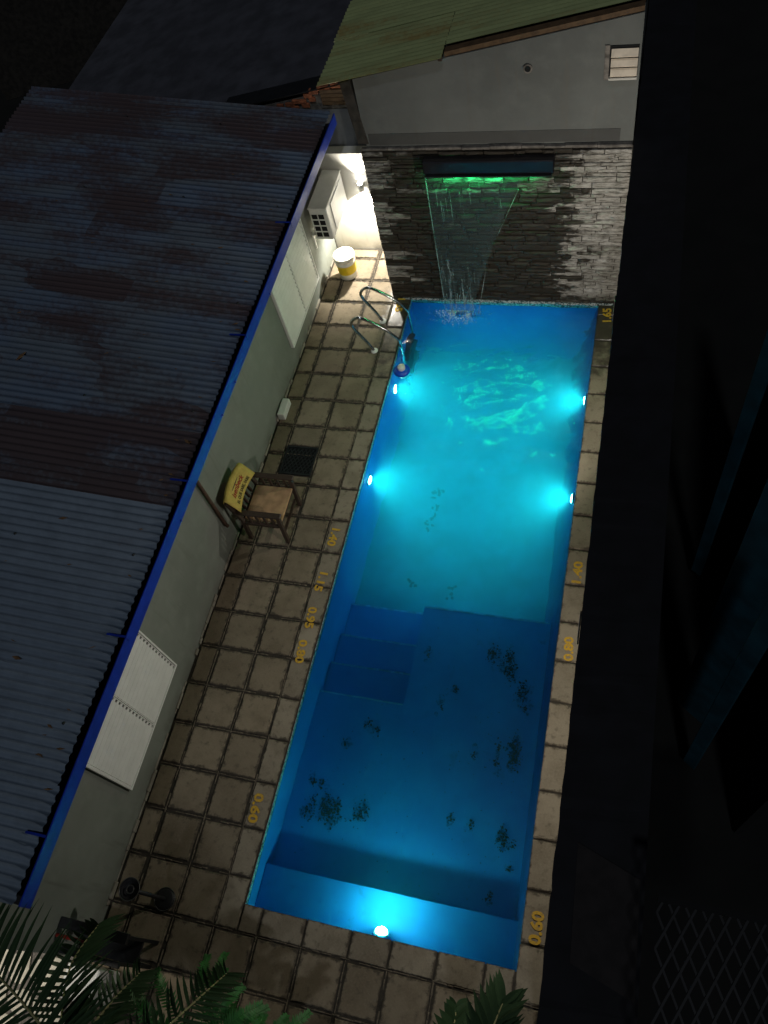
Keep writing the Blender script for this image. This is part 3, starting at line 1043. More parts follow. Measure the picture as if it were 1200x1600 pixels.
smesh = [stone_mesh(i) for i in range(12)]
rs = random.Random(21)
stones = []
z = 0.0
while z < 2.33:
    h_ = rs.choice((0.034, 0.042, 0.05, 0.058, 0.075, 0.092))
    if z + h_ > 2.35: h_ = 2.352 - z
    if h_ < 0.02: break
    x = -0.27 - rs.uniform(0, 0.0)
    while x < 2.85:
        l_ = rs.uniform(0.10, 0.42)
        if x + l_ > 2.78: l_ = 2.855 - x
        stones.append((x, z, l_, h_))
        x += l_
    z += h_
order = sorted(range(len(stones)), key=lambda i: -stones[i][2] * stones[i][3])
rest = MB()
for rank, i in enumerate(order):
    x, z, l_, h_ = stones[i]
    me = rs.choice(smesh)
    dep = rs.uniform(0.014, 0.055)
    mtx = Matrix.Translation(Vector((x + l_ / 2, 8.029, z + h_ / 2)) - ORG[sw.name]) @ Matrix.Rotation(rs.uniform(-.02, .02), 4, 'Y') @ Matrix.Diagonal((l_ - 0.006, dep, h_ - 0.003, 1))
    if rank < 296:
        o = link('stone', me, sw); o.matrix_local = mtx
    else:
        t_ = me.copy(); t_.transform(mtx); rest.bm.from_mesh(t_); bpy.data.meshes.remove(t_)
me = rest.mesh('small_stones', M['stone'], norm=False)
o = link('small_stones', me, sw); o['kind'] = 'stuff'
# rough plaster ledge along the top
mb = MB()
x = -0.26
while x < 2.84:
    l_ = rs.uniform(0.2, 0.5)
    mb.box((x, 8.0 + rs.uniform(-.01, .01), 2.356), (min(x + l_, 2.85), 8.0548, 2.385 + rs.uniform(-.008, .008)), 0.006)
    x += l_ + 0.002
o = mb.build('top_ledge', M['mortar'], sw); o['kind'] = 'stuff'

# dark neighbouring roof behind, far left
dr = empty('dark_roof_building', (-3.5, 12, 0), 'dark flat sheeted roof of the building beyond the left house', 'building')


def zd(x): return 2.17 + 0.18 * (x + 2.4)


MB().prism([(-6.2, 9.44, zd(-6.2)), (-0.25, 9.44, zd(-0.25)), (-0.25, 9.44, zd(-0.25) - 0.09), (-6.2, 9.44, zd(-6.2) - 0.09)], (0, 9, 0)).build('roof', M['dark_roof'], dr)
MB().box((-6.0, 9.6, -0.05), (-0.3, 18.2, 1.35)).build('wall', M['dim_plaster'], dr)
MB().prism([(-2.56, 9.18, zd(-2.56) + .01), (-0.30, 9.18, zd(-0.30) + .01), (-0.30, 9.18, zd(-0.30) + 0.028), (-2.56, 9.18, zd(-2.56) + 0.028)], (0, 0.3, 0)).build('eave_flashing', M['black'], dr)
# scrap wall far off at the upper left
o = MB().prism([(-9.6, 13.2, -0.05), (-5.2, 15.2, -0.05), (-5.2, 15.2, 1.9), (-7.3, 14.25, 2.0), (-9.6, 13.2, 1.75)], (-0.1, 0.2, 0)).build('far_yard_wall', M['stone_core'])
tag(o, 'dim rough yard wall far off at the upper left corner', 'wall')

# ================================================================== RIGHT BOUNDARY WALL
rw = empty('boundary_wall', (3.1, 4, 0), 'tall black boundary wall along the right side of the pool', 'wall')
mb = MB()
ZT = 2.45
rr_ = random.Random(9)
ring_l, ring_lb, ring_r, ring_rb = [], [], [], []
y = -0.62
ys_ = []
while y < 30:
    ys_.append(y); y += rr_.uniform(0.05, 0.16)
for y in ys_:
    xi = 2.853 + rr_.uniform(-.004, .006) + (0.012 if y < 6.9 else 0.0) * 0 + (0.0 if y < 7.2 else 0.008)
    ring_l.append(mb.bm.verts.new((xi, y, ZT + rr_.uniform(-.006, .004))))
    ring_lb.append(mb.bm.verts.new((2.853, y, -0.05)))
    ring_r.append(mb.bm.verts.new((3.42, y, ZT)))
    ring_rb.append(mb.bm.verts.new((3.42, y, -0.05)))
for i in range(len(ys_) - 1):
    mb.bm.faces.new((ring_l[i], ring_l[i + 1], ring_lb[i + 1], ring_lb[i]))
    mb.bm.faces.new((ring_l[i], ring_r[i], ring_r[i + 1], ring_l[i + 1]))
    mb.bm.faces.new((ring_r[i], ring_rb[i], ring_rb[i + 1], ring_r[i + 1]))
for e in (0, -1): mb.bm.faces.new((ring_l[e], ring_lb[e], ring_rb[e], ring_r[e]))
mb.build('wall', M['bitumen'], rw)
MB().prism([(2.99, 0.75, ZT + 0.004), (3.39, 0.60, ZT + 0.004), (3.40, -0.08, ZT + 0.004), (3.01, 0.05, ZT + 0.004)], (0, 0, 0.004)).build('felt_patch', M['felt'], rw)


# floodlights let into the inner face of the boundary wall
def flood(y, z, label, power, aim):
    r0 = empty('floodlight', (2.85, y, z), label, 'lamp', 'floodlights on the boundary wall')
    MB().box((2.843, y - 0.11, z - 0.07), (2.8525, y + 0.11, z + 0.07), 0.003).build('housing', M['black'], r0)
    MB().box((2.8408, y - 0.095, z - 0.055), (2.8428, y + 0.095, z + 0.055)).build('lens', M['flood_lens'], r0)
    ld = bpy.data.lights.new('flood_beam', 'SPOT')
    ld.energy = power; ld.spot_size = R(172); ld.spot_blend = 0.25
    ld.color = (1.0, 0.94, 0.83); ld.shadow_soft_size = 0.05
    lo = bpy.data.objects.new('flood_beam', ld); COL.objects.link(lo); lo.parent = r0
    lo.location = (-0.075, 0, 0)
    lo.rotation_euler = Vector(aim).normalized().to_track_quat('-Z', 'Y').to_euler()


flood(2.3, 2.34, 'slim black floodlight near the top of the boundary wall, near end', 120, (-0.85, -0.05, -0.45))
flood(5.6, 2.34, 'slim black floodlight near the top of the boundary wall, far end', 120, (-0.8, 0.42, -0.25))

# ================================================================== OBJECTS
# ---- spout and waterfall
sp = empty('waterfall_spout', (1.2, 7.95, 2.1), 'long black spout box on the stone wall above the pool', 'spout')
mb = MB(); mb.box((0.50, 7.86, 2.13), (2.02, 7.985, 2.30), 0.012); mb.build('body', M['black_gloss'], sp)
MB().box((0.52, 7.83, 2.118), (2.00, 7.98, 2.128)).build('lip', M['black'], sp)
MB().box((0.58, 7.93, 2.04), (1.72, 7.955, 2.115), 0.006).build('led_strip', M['green_led'], sp)

wf = empty('waterfall', (0.8, 7.82, WZ), 'thin curtain of falling water narrowing from the black spout to the pool', 'waterfall')
bm = MB()
rows_ = 26; cs = 22
grid = []
for j in range(rows_ + 1):
    t_ = j / rows_
    z = 2.115 - t_ * (2.115 - WZ)
    xl = 0.525 + 0.02 * t_
    xr = 1.70 - (1.70 - 0.98) * min(1, t_ * 1.15) ** 0.8
    yv = 7.835 - 0.05 * math.sqrt(t_)
    grid.append([bm.bm.verts.new((xl + (xr - xl) * i / cs, yv + 0.006 * noise.noise(Vector((i * 0.9, z * 1.5, 0))), z)) for i in range(cs + 1)])
for a, b in zip(grid, grid[1:]):
    for i in range(cs):
        f = bm.bm.faces.new((a[i], a[i + 1], b[i + 1], b[i])); f.smooth = True
o = bm.build('sheet', M['fall_sheet'], wf)
md = o.modifiers.new('thickness', 'SOLIDIFY'); md.thickness = 0.003


def cord(pts, r):
    rl = random.Random(int(pts[0][0] * 1000))
    return MB().tube(pts, r, 6, radii=[r * rl.uniform(0.6, 1.3) for _ in pts]).build('stream', M['fall_cord'], wf)


def lerp_pts(a, b, n): return [tuple(a[i] + (b[i] - a[i]) * q / n for i in range(3)) for q in range(n + 1)]


cord(lerp_pts((0.525, 7.833, 2.115), (0.545, 7.785, WZ), 26), 0.0055)
cord(lerp_pts((1.62, 7.833, 1.95), (1.34, 7.80, 1.3), 10), 0.0025)
cord(lerp_pts((1.16, 7.80, 0.75), (1.0, 7.785, WZ), 14), 0.004)
rw_ = random.Random(4)
def sheet_xr(z):
    t_ = (2.115 - z) / (2.115 - WZ)
    return 1.70 - (1.70 - 0.98) * min(1, t_ * 1.15) ** 0.8


def wob_pts(x, y, za, zb, n, w_):
    ph = rw_.uniform(0, 9)
    return [(x + w_ * noise.noise(Vector((ph, q * 0.5, 0))), y + 0.4 * w_ * noise.noise(Vector((0, ph, q * 0.5))), za + (zb - za) * q / n) for q in range(n + 1)]


for q in range(30):
    zt = min(rw_.uniform(0.1, 1.0), rw_.uniform(0.1, 1.3)); zb = max(WZ, zt - rw_.uniform(0.12, 0.5))
    x = rw_.uniform(0.57, min(sheet_xr(zt), sheet_xr(zb)) - 0.02)
    cord(wob_pts(x, 7.79, zt, zb, 8, 0.012), rw_.uniform(0.0015, 0.005))
for q in range(14):
    x = rw_.uniform(0.60, 1.62); zt = rw_.uniform(1.7, 2.1)
    cord(wob_pts(x if x < sheet_xr(zt - .3) else 0.8, 7.815, zt, zt - rw_.uniform(0.08, 0.35), 6, 0.006), rw_.uniform(0.001, 0.0025))
# foam where the curtain lands, with flying drops above it
bm = bmesh.new()
for q in range(1500):
    a = rw_.gauss(0, 0.15); b = abs(rw_.gauss(0, 0.10))
    x = 0.76 + a * 1.1; y = 7.84 - b; r_ = rw_.uniform(0.0015, 0.006)
    if y > 7.98: continue
    z = WZ + 0.004 + (abs(rw_.gauss(0, 0.07)) if q % 5 == 0 else 0)
    bmesh.ops.create_icosphere(bm, subdivisions=1, radius=r_ * (0.6 if q % 5 == 0 else 1), matrix=Matrix.Translation((x, y, z)) @ Matrix.Diagonal((1, 1, 1.0 if q % 5 == 0 else 0.6, 1)))
me = bpy.data.meshes.new('foam'); bm.to_mesh(me); bm.free(); me.materials.append(M['foam_white'])
o = link('splash_foam', me); tag(o, 'white foam and drops on the water where the falling curtain lands', 'foam', kind='stuff')


# ---- pool lamps
def pool_lamp(c, nrm, label, mkey, r_=0.06):
    root = empty('pool_lamp', c, label, 'pool lamp', 'underwater lamps of the pool')
    q = Vector(nrm).normalized().to_track_quat('Z', 'Y').to_matrix().to_4x4()
    b_ = MB(); b_.lathe([(r_ + .02, 0), (r_ + .02, 0.008), (r_ + .004, 0.016), (r_ + .004, 0.004), (0, 0.004)], (0, 0, 0), 20)
    me_ = b_.mesh('ring', M['white_plastic']); me_.transform(q); link('ring', me_, root)
    dm = 2.0 if mkey == 'pool_led_near' else 1.0
    b_ = MB(); b_.lathe([(r_, 0.006), (r_ * 0.98, 0.016 * dm), (r_ * 0.6, 0.024 * dm), (0, 0.027 * dm)], (0, 0, 0), 20)
    me_ = b_.mesh('lens', M[mkey]); me_.transform(q); link('lens', me_, root)
    if mkey == 'pool_led':
        s_l = bpy.data.lights.new('pool_beam', 'SPOT'); s_l.energy = 60; s_l.color = (0.14, 1.0, 0.94)
        s_l.spot_size = R(176); s_l.spot_blend = 1.0; s_l.shadow_soft_size = 0.03
        lo_ = bpy.data.objects.new('pool_beam', s_l); COL.objects.link(lo_); lo_.parent = root
        lo_.location = Vector(nrm).normalized() * 0.048
        lo_.rotation_euler = Vector((nrm[0], 0.10, -0.22)).normalized().to_track_quat('-Z', 'Y').to_euler()


pool_lamp((0.002, 6.60, -0.50), (1, 0, 0.05), 'glowing round lamp on the left pool wall beside the floating dispenser', 'pool_led')
pool_lamp((0.002, 5.07, -0.40), (1, 0, 0.05), 'glowing round lamp on the left pool wall near the drain grating', 'pool_led')
pool_lamp((W - 0.030, 6.48, -0.235), (-1, 0, 0.05), 'glowing lamp on the right pool wall, nearer the waterfall', 'pool_led')
pool_lamp((W - 0.030, 5.0, -0.235), (-1, 0, 0.05), 'glowing lamp on the right pool wall, beside the deep end edge', 'pool_led')
pool_lamp((1.335, 0.040, -0.165), (0, 0.86, 0.5), 'bright round lamp over the bench at the near end of the pool', 'pool_led_near', 0.055)

# ---- ladder
ld = empty('pool_ladder', (-0.2, 7.25, 0), 'chrome pool ladder with two hooped rails at the far left corner', 'ladder')


def smooth_path(pts, n=6):
    pts = [Vector(p) for p in pts]
    out = []
    for i in range(len(pts) - 1):
        p0 = pts[max(i - 1, 0)]; p1 = pts[i]; p2 = pts[i + 1]; p3 = pts[min(i + 2, len(pts) - 1)]
        for q in range(n):
            t_ = q / n
            out.append(0.5 * ((2 * p1) + (-p0 + p2) * t_ + (2 * p0 - 5 * p1 + 4 * p2 - p3) * t_ ** 2 + (-p0 + 3 * p1 - 3 * p2 + p3) * t_ ** 3))
    out.append(pts[-1])
    return out


for yv in (6.98, 7.53):
    pth = [(-0.31, 0.0), (-0.40, 0.20), (-0.52, 0.43), (-0.53, 0.53), (-0.46, 0.615), (-0.36, 0.62), (-0.11, 0.455), (0.05, 0.285), (0.085, 0.20), (0.09, 0.0), (0.09, -0.95)]
    MB().tube(smooth_path([(a, yv, b) for a, b in pth]), 0.021, 12).build('rail', M['galv_rail'], ld)
    MB().lathe([(0.05, 0.001), (0.05, 0.008), (0.026, 0.022), (0, 0.022)], (-0.31, yv, 0), 16).build('foot_flange', M['white_plastic'], ld)
for z in (-0.28, -0.52, -0.78):
    MB().box((0.045, 7.0, z - 0.018), (0.14, 7.51, z + 0.012), 0.006).build('tread', M['black'], ld)
    
# ---- chlorine floater
fo = empty('chlorine_floater', (0.135, 6.70, WZ), 'blue and white floating chlorine dispenser by the ladder', 'floater')
MB().lathe([(0.045, -0.14), (0.055, -0.13), (0.055, 0.0), (0.0, 0.0)], (0.135, 6.70, WZ - 0.02), 20).build('basket', M['white_plastic'], fo)
MB().lathe([(0.05, -0.025), (0.10, -0.02), (0.115, 0.005), (0.10, 0.035), (0.058, 0.05), (0.05, 0.05)], (0.135, 6.70, WZ), 28).build('float_ring', M['floater_blue'], fo)
MB().lathe([(0.052, 0.04), (0.052, 0.085), (0.045, 0.10), (0, 0.103)], (0.135, 6.70, WZ), 20).build('cap', M['white_plastic'], fo)

# ---- air conditioner
ac = empty('air_conditioner', (-1.12, 8.58, 0.87), 'white outdoor air conditioner unit hung on the wall under the eave', 'air conditioner')
X0, X1, Y0, Y1, Z0, Z1 = -1.255, -1.0, 8.18, 8.965, 0.87, 1.38
MB().box((X0, Y0, Z0), (X1, Y1, Z1 - 0.012), 0.012).build('casing', M['white_plastic'], ac)
MB().box((X0 - .008, Y0 - .008, Z1 - 0.0118), (X1 + .008, Y1 + .008, Z1 + .008), 0.006).build('top_cover', M['white_plastic'], ac)
fp = MB().box((X1 + .0005, Y0 + 0.16, Z0 + 0.04), (X1 + 0.014, Y1 - 0.10, Z1 - 0.05), 0.005).build('front_panel', M['white_plastic'], ac)
for q in range(2):
    for j in range(4):
        xa = X0 + 0.03 + q * 0.095; za = Z0 + 0.055 + j * 0.098
        MB().box((xa, Y0 - 0.006, za), (xa + 0.075, Y0 + 0.002, za + 0.07)).build('grille_opening', M['dark_hole'], ac)
for yv in (8.30, 8.82):
    mb = MB(); mb.box((-1.368, yv, 0.83), (-1.02, yv + 0.03, 0.868)); mb.box((-1.368, yv, 0.60), (-1.35, yv + 0.03, 0.829)); mb.build('bracket', M['white_paint'], ac)

# ---- bucket
bc = empty('paint_bucket', (-1.04, 8.43, 0), 'white lidded plastic bucket with a yellow label beside the end wall', 'bucket')
c0 = (-1.04, 8.43, 0.002)
MB().lathe([(0, 0), (0.128, 0), (0.132, 0.01), (0.137, 0.10)], c0, 32).build('base_wall', M['bucket_white'], bc)
MB().lathe([(0.1372, 0.10), (0.1435, 0.255)], c0, 32).build('label_band', M['label_yellow'], bc)
MB().lathe([(0.1435, 0.255), (0.150, 0.258), (0.150, 0.29), (0.145, 0.293), (0.147, 0.34), (0.156, 0.342), (0.157, 0.358), (0.148, 0.362)], c0, 32).build('upper_wall', M['bucket_white'], bc)
MB().lathe([(0.1585, 0.3625), (0.1595, 0.385), (0.152, 0.392), (0.140, 0.385), (0, 0.385)], c0, 32).build('lid', M['bucket_white'], bc)

# ---- wall sconce, shining up and down
sc = empty('wall_sconce', (-0.745, 8.95, 1.13), 'small lit up-and-down sconce on the white end wall', 'lamp')
MB().lathe([(0.035, -0.06), (0.04, -0.055), (0.04, 0.055), (0.035, 0.06)], (-0.745, 8.935, 1.13), 16).build('body', M['white_plastic'], sc)
MB().box((-0.775, 8.968, 1.09), (-0.715, 8.9985, 1.17), 0.004).build('wall_plate', M['white_plastic'], sc)
for sgn in (1, -1):
    MB().lathe([(0, 0), (0.033, 0), (0.028, 0.012 * sgn), (0, 0.02 * sgn)], (-0.745, 8.935, 1.13 + 0.0605 * sgn), 16).build('bulb', M['sconce_led'], sc)
    l_ = bpy.data.lights.new('sconce_beam', 'SPOT'); l_.energy = 260 if sgn < 0 else 60
    l_.spot_size = R(128 if sgn < 0 else 105); l_.spot_blend = 0.6; l_.color = (1.0, 0.95, 0.84); l_.shadow_soft_size = 0.03
    lo = bpy.data.objects.new('sconce_beam', l_); COL.objects.link(lo); lo.parent = sc
    lo.location = (0, -0.03, 0.12 * sgn)
    lo.rotation_euler = (0, 0, 0) if sgn < 0 else (math.pi, 0, 0)

# ---- armchair
ch = empty('armchair', (-0.9, 4.17, 0), 'dark slatted wooden armchair with tan seat and yellow printed back cover by the grey wall', 'chair')
DW = M['dark_wood']
yA, yB = 3.885, 4.455
for yv in (yA + 0.02, yB - 0.02):
    MB().bar((-0.685, yv, 0), (-0.645, yv, 0.60), 0.045, 0.045, 0.004).build('leg', DW, ch)
    MB().bar((-1.165, yv, 0), (-1.135, yv, 0.44), 0.045, 0.045, 0.004).build('leg', DW, ch)
    MB().bar((-1.134, yv, 0.441), (-1.225, yv, 0.80), 0.045, 0.04, 0.004).build('back_post', DW, ch)
    MB().box((-1.19, yv - 0.035, 0.601), (-0.60, yv + 0.035, 0.628), 0.006).build('armrest', DW, ch)
    MB().box((-1.115, yv - 0.018, 0.355), (-0.692, yv + 0.018, 0.40), 0.003).build('side_rail', DW, ch)
    for q in range(4):
        x = -1.045 + q * 0.097
        MB().box((x, yv - 0.009, 0.4005), (x + 0.032, yv + 0.009, 0.6005), 0.002).build('side_slat', DW, ch)
MB().box((-0.70, yA + 0.043, 0.345), (-0.672, yB - 0.043, 0.40), 0.003).build('front_rail', DW, ch)
MB().box((-1.16, yA + 0.043, 0.345), (-1.13, yB - 0.043, 0.40), 0.003).build('rear_rail', DW, ch)
MB().bar((-0.70, yA + 0.04, 0.16), (-0.70, yB - 0.04, 0.16), 0.03, 0.022).build('stretcher', DW, ch)
MB().box((-1.125, yA + 0.045, 0.402), (-0.655, yB - 0.045, 0.432), 0.010, 2).build('seat', M['seat_tan'], ch)
for q in range(5):
    y = yA + 0.10 + q * 0.082
    MB().bar((-1.15, y, 0.43), (-1.215, y, 0.76), 0.02, 0.04, 0.002).build('back_slat', DW, ch)
MB().bar((-1.222, yA + 0.042, 0.785), (-1.222, yB - 0.042, 0.785), 0.05, 0.026, 0.003).build('top_rail', DW, ch)
# cloth cover hooked over the top rail, bowed forward
cv = MB(); grid = []
nn = 12
prof = [(-1.258, 0.70), (-1.262, 0.78), (-1.252, 0.825), (-1.225, 0.838), (-1.195, 0.815), (-1.155, 0.745), (-1.105, 0.665), (-1.09, 0.64)]
def cover_pt(u, v):
    """u 0..1 along y, v index into prof (float)"""
    i = min(int(v), len(prof) - 2); f = v - i
    x = prof[i][0] + (prof[i + 1][0] - prof[i][0]) * f; z = prof[i][1] + (prof[i + 1][1] - prof[i][1]) * f
    bow = math.sin(math.pi * u)
    return Vector((x - 0.035 * bow + 0.01, yA + 0.01 + u * (yB - yA - 0.02), z + 0.012 * bow))
for i in range(nn + 1):
    grid.append([cv.bm.verts.new(cover_pt(i / nn, v)) for v in range(len(prof))])
for a, b in zip(grid, grid[1:]):
    for q in range(len(prof) - 1):
        f = cv.bm.faces.new((a[q], a[q + 1], b[q + 1], b[q])); f.smooth = True
cov = cv.build('back_cover', M['yellow_cloth'], ch)
md = cov.modifiers.new('thickness', 'SOLIDIFY'); md.thickness = 0.004; md.offset = -1


def print_on_cover(txt, size, v_c, u_c, key, bold, sx=1.0, shear=0.0):
    me = text_mesh(txt, size, bold)
    org = ORG[ch.name]
    # local x runs along +Y of the chair, local y runs up the cover
    for vt in me.vertices:
        lx, ly = vt.co.x * sx + shear * vt.co.y, vt.co.y
        u = u_c + lx / (yB - yA)
        v = v_c - ly / 0.085
        p0 = cover_pt(u, v)
        n_ = Vector((0.82, 0, 0.57))
        vt.co = p0 + n_ * 0.0035 - org
    me.materials.append(M[key])
    o = link('printed_lettering', me, cov); return o


print_on_cover('Isenbeck', 0.085, 4.95, 0.50, 'red_print', 0.002, 1.05, 0.25)
print_on_cover('EL QUE SABE, SABE', 0.047, 5.78, 0.50, 'black_print', 0.0015, 0.98)

# ---- drain grating
gr = empty('drain_grating', (-0.89, 5.0, 0), 'dark square iron drain grating set in the deck behind the chair', 'grating')
gx0, gx1, ga0, ga1 = -1.10, -0.675, 4.87, 5.30
MB().box((gx0, ga0, -0.045), (gx1, ga1, -0.0135)).build('pit', M['dark_hole'], gr)
mb = MB()
for a, b in (((gx0, ga0), (gx1, ga0 + .02)), ((gx0, ga1 - .02), (gx1, ga1)), ((gx0, ga0 + .0205), (gx0 + .02, ga1 - .0205)), ((gx1 - .02, ga0 + .0205), (gx1, ga1 - .0205))):
    mb.box((a[0], a[1], -0.013), (b[0], b[1], 0.006))
mb.build('frame', M['iron'], gr)
for s_ in (1, -1):
    for q in range(-7, 8):
        off = q * 0.052
        # diagonal bar clipped to the frame
        cx_, cyy = (gx0 + gx1) / 2, (ga0 + ga1) / 2
        hw, hh = (gx1 - gx0) / 2 - 0.02, (ga1 - ga0) / 2 - 0.02
        ang = R(58) * s_
        dx, dy = math.cos(ang), math.sin(ang)
        ox, oy = cx_ + off, cyy
        t0, t1 = -9, 9
        for (pp, dd, lo_, hi_) in ((ox, dx, cx_ - hw, cx_ + hw), (oy, dy, cyy - hh, cyy + hh)):
            a, b = sorted(((lo_ - pp) / dd, (hi_ - pp) / dd)); t0 = max(t0, a); t1 = min(t1, b)
        if t1 - t0 < 0.03: continue
        z = -0.002 if s_ > 0 else -0.0075
        MB().bar((ox + dx * t0, oy + dy * t0, z), (ox + dx * t1, oy + dy * t1, z), 0.012, 0.005).build('bar', M['iron'], gr)
# small tiles closing the cells round the grating
if ga0 - gy0 > 0.05: tile(-1.115, -0.667, gy0, ga0 - .004, deck, slabs)
if gy1 - ga1 > 0.05: tile(-1.115, -0.667, ga1 + .004, gy1, deck, slabs)

# ---- white box by the wall foot
o = MB().box((-1.345, 5.70, 0.001), (-1.245, 5.98, 0.115), 0.012, 2).build('white_box', M['white_plastic']); tag(o, 'small white plastic box on the deck against the grey wall beyond the grating', 'box')

# ---- pedestal ashtray
pa = empty('pedestal_ashtray', (-0.80, -0.12, 0), 'slim black pedestal ashtray with round base and dish beside the grey wall', 'ashtray')
c0 = (-0.80, -0.12, 0.001)
MB().lathe([(0, 0), (0.105, 0), (0.105, 0.014), (0.08, 0.026), (0.022, 0.034), (0, 0.034)], c0, 28).build('base', M['black'], pa)
MB().lathe([(0.02, 0.0345), (0.02, 0.74), (0.0, 0.74)], c0, 14).build('post', M['black'], pa)
MB().lathe([(0.02, 0.7405), (0.075, 0.755), (0.098, 0.80), (0.094, 0.803), (0.072, 0.768), (0.03, 0.760), (0, 0.760)], c0, 28).build('dish', M['black'], pa)
mb = MB()
ring = [(c0[0] + 0.034 * math.cos(a / 16 * 2 * math.pi), c0[1] + 0.034 * math.sin(a / 16 * 2 * math.pi), 0.785) for a in range(17)]
mb.tube(ring, 0.006, 6, cap=False); mb.build('inner_ring', M['rim_highlight'], pa)
for nm, rr0, zz in (('dish_rim', 0.096, 0.804), ('base_rim', 0.104, 0.018)):  # pale rings added as highlights on the dish and base edges
    mb = MB()
    mb.tube([(c0[0] + rr0 * math.cos(a / 28 * 2 * math.pi), c0[1] + rr0 * math.sin(a / 28 * 2 * math.pi), zz) for a in range(29)], 0.005, 6, cap=False)
    mb.build(nm, M['rim_highlight'], pa)

# ---- dark rack with red bar, and pale box at the house end
rk_ = empty('metal_rack', (-1.0, -0.62, 0), 'black metal rack with a red bar under the palm leaves', 'rack')
for x in (-1.33, -0.74):
    for y in (-0.49, -0.70): MB().box((x - .015, y - .015, 0.0), (x + .015, y + .015, 0.73), 0.002).build('leg', M['black'], rk_)
MB().box((-1.365, -0.545, 0.731), (-0.68, -0.455, 0.775), 0.004).build('front_board', M['black'], rk_)
MB().box((-1.365, -0.73, 0.731), (-0.68, -0.68, 0.765), 0.004).build('rear_board', M['black'], rk_)
MB().tube([(-1.36, -0.605, 0.75), (-0.98, -0.600, 0.75)], 0.016, 10).build('red_bar', M['red_paint'], rk_)
MB().box((-1.34, -0.70, 0.30), (-0.73, -0.48, 0.325), 0.003).build('shelf', M['black'], rk_)
o = MB().box((-1.34, -1.08, 0.001), (-1.0, -0.80, 0.42), 0.02, 2).build('white_tub', M['white_plastic']); tag(o, 'white plastic tub half hidden behind the palm leaflets', 'tub')

# porch lamp of the lit patio round the corner of the house
pl = empty('porch_lamp', (-2.6, -0.80, 1.95), 'white porch lamp on the end wall of the house, lighting the flagstones', 'lamp')
MB().lathe([(0.05, 0.05), (0.055, 0.0), (0.03, 0.09), (0, 0.09)], (-2.6, -0.86, 1.95), 16).build('shade', M['white_plastic'], pl)
MB().box((-2.63, -0.84, 2.0), (-2.57, -0.762, 2.05)).build('arm', M['white_plastic'], pl)
MB().lathe([(0, -0.05), (0.035, -0.03), (0.04, 0), (0, 0.03)], (-2.6, -0.86, 1.95), 14).build('bulb', M['sconce_led'], pl)
l_ = bpy.data.lights.new('porch_glow', 'SPOT'); l_.energy = 90; l_.color = (1, 0.92, 0.78); l_.spot_size = R(150); l_.spot_blend = 0.5; l_.shadow_soft_size = 0.05
lo = bpy.data.objects.new('porch_glow', l_); COL.objects.link(lo); lo.parent = pl; lo.location = (0, -0.06, -0.09)

# ---- side screen and lattice beyond the boundary wall
ss = empty('side_screen', (4.0, 3, 0), 'dark screen with upright panels painted as if in blue pool light beyond the boundary wall', 'screen')
for (a, b) in ((1.98, 2.08), (2.40, 2.66), (4.02, 4.11)):  # panels turned to catch the moonlight
    MB().box((-0.02, -(b - a) * 0.62, 0.1), (0.02, (b - a) * 0.62, 4.2), 0.004, mat=Matrix.Translation((3.95, (a + b) / 2, 0)) @ Matrix.Rotation(R(52), 4, 'Z')).build('panel', M['pool_glow_panel'], ss)
MB().box((4.36, 1.5, 0.0), (4.42, 5.5, 4.1)).build('backing', M['dark_hole'], ss)
lt = empty('metal_lattice', (3.9, 0, 3.2), 'dark diamond mesh guard panel beyond the boundary wall at the lower right', 'lattice')
lx0, lx1, ly0, ly1, lz = 3.42, 4.35, -0.75, 0.40, 3.25
mb = MB()
mb.box((lx0, ly1, lz - .02), (lx1, ly1 + .03, lz + .02)); mb.build('frame_bar', M['dark_hole'], lt)
for s_ in (1, -1):
    ang = R(64) * s_
    dx, dy = math.cos(ang), math.sin(ang)
    for q in range(-9, 22):
        ox, oy = lx0 + q * 0.085, (ly0 + ly1) / 2
        t0, t1 = -9, 9
        for (pp, dd, lo_, hi_) in ((ox, dx, lx0, lx1), (oy, dy, ly0, ly1)):
            a, b = sorted(((lo_ - pp) / dd, (hi_ - pp) / dd)); t0 = max(t0, a); t1 = min(t1, b)
        if t1 - t0 < 0.05: continue
        z = lz + (0.004 if s_ > 0 else -0.004)
        MB().bar((ox + dx * t0, oy + dy * t0, z), (ox + dx * t1, oy + dy * t1, z), 0.012, 0.005).build('strand', M['black'], lt)

# ---- palms
rp = random.Random(17)


def leaflet_mesh(seed, n=8, wid=0.022):
    rnd = random.Random(seed)
    bm = bmesh.new(); rows_ = []
    for i in range(n + 1):
        t_ = i / n
        w_ = wid * (0.35 + 1.0 * math.sin(math.pi * min(1, t_ * 0.9 + 0.1)) ** 0.7) * (1 - t_ ** 4)
        z = -0.16 * t_ ** 2.4
        rows_.append([bm.verts.new((-w_, t_, z + w_ * 0.45)), bm.verts.new((0, t_, z)), bm.verts.new((w_, t_, z + w_ * 0.45))])
    for a, b in zip(rows_, rows_[1:]):
        for q in range(2): bm.faces.new((a[q], a[q + 1], b[q + 1], b[q]))
    me = bpy.data.meshes.new('leaflet'); bm.to_mesh(me); bm.free(); me.materials.append(M['palm_leaf'])
    return me


lfm = [leaflet_mesh(i, wid=0.010 + 0.0016 * i) for i in range(4)]
lfw = [leaflet_mesh(10 + i, wid=0.020 + 0.003 * i) for i in range(3)]


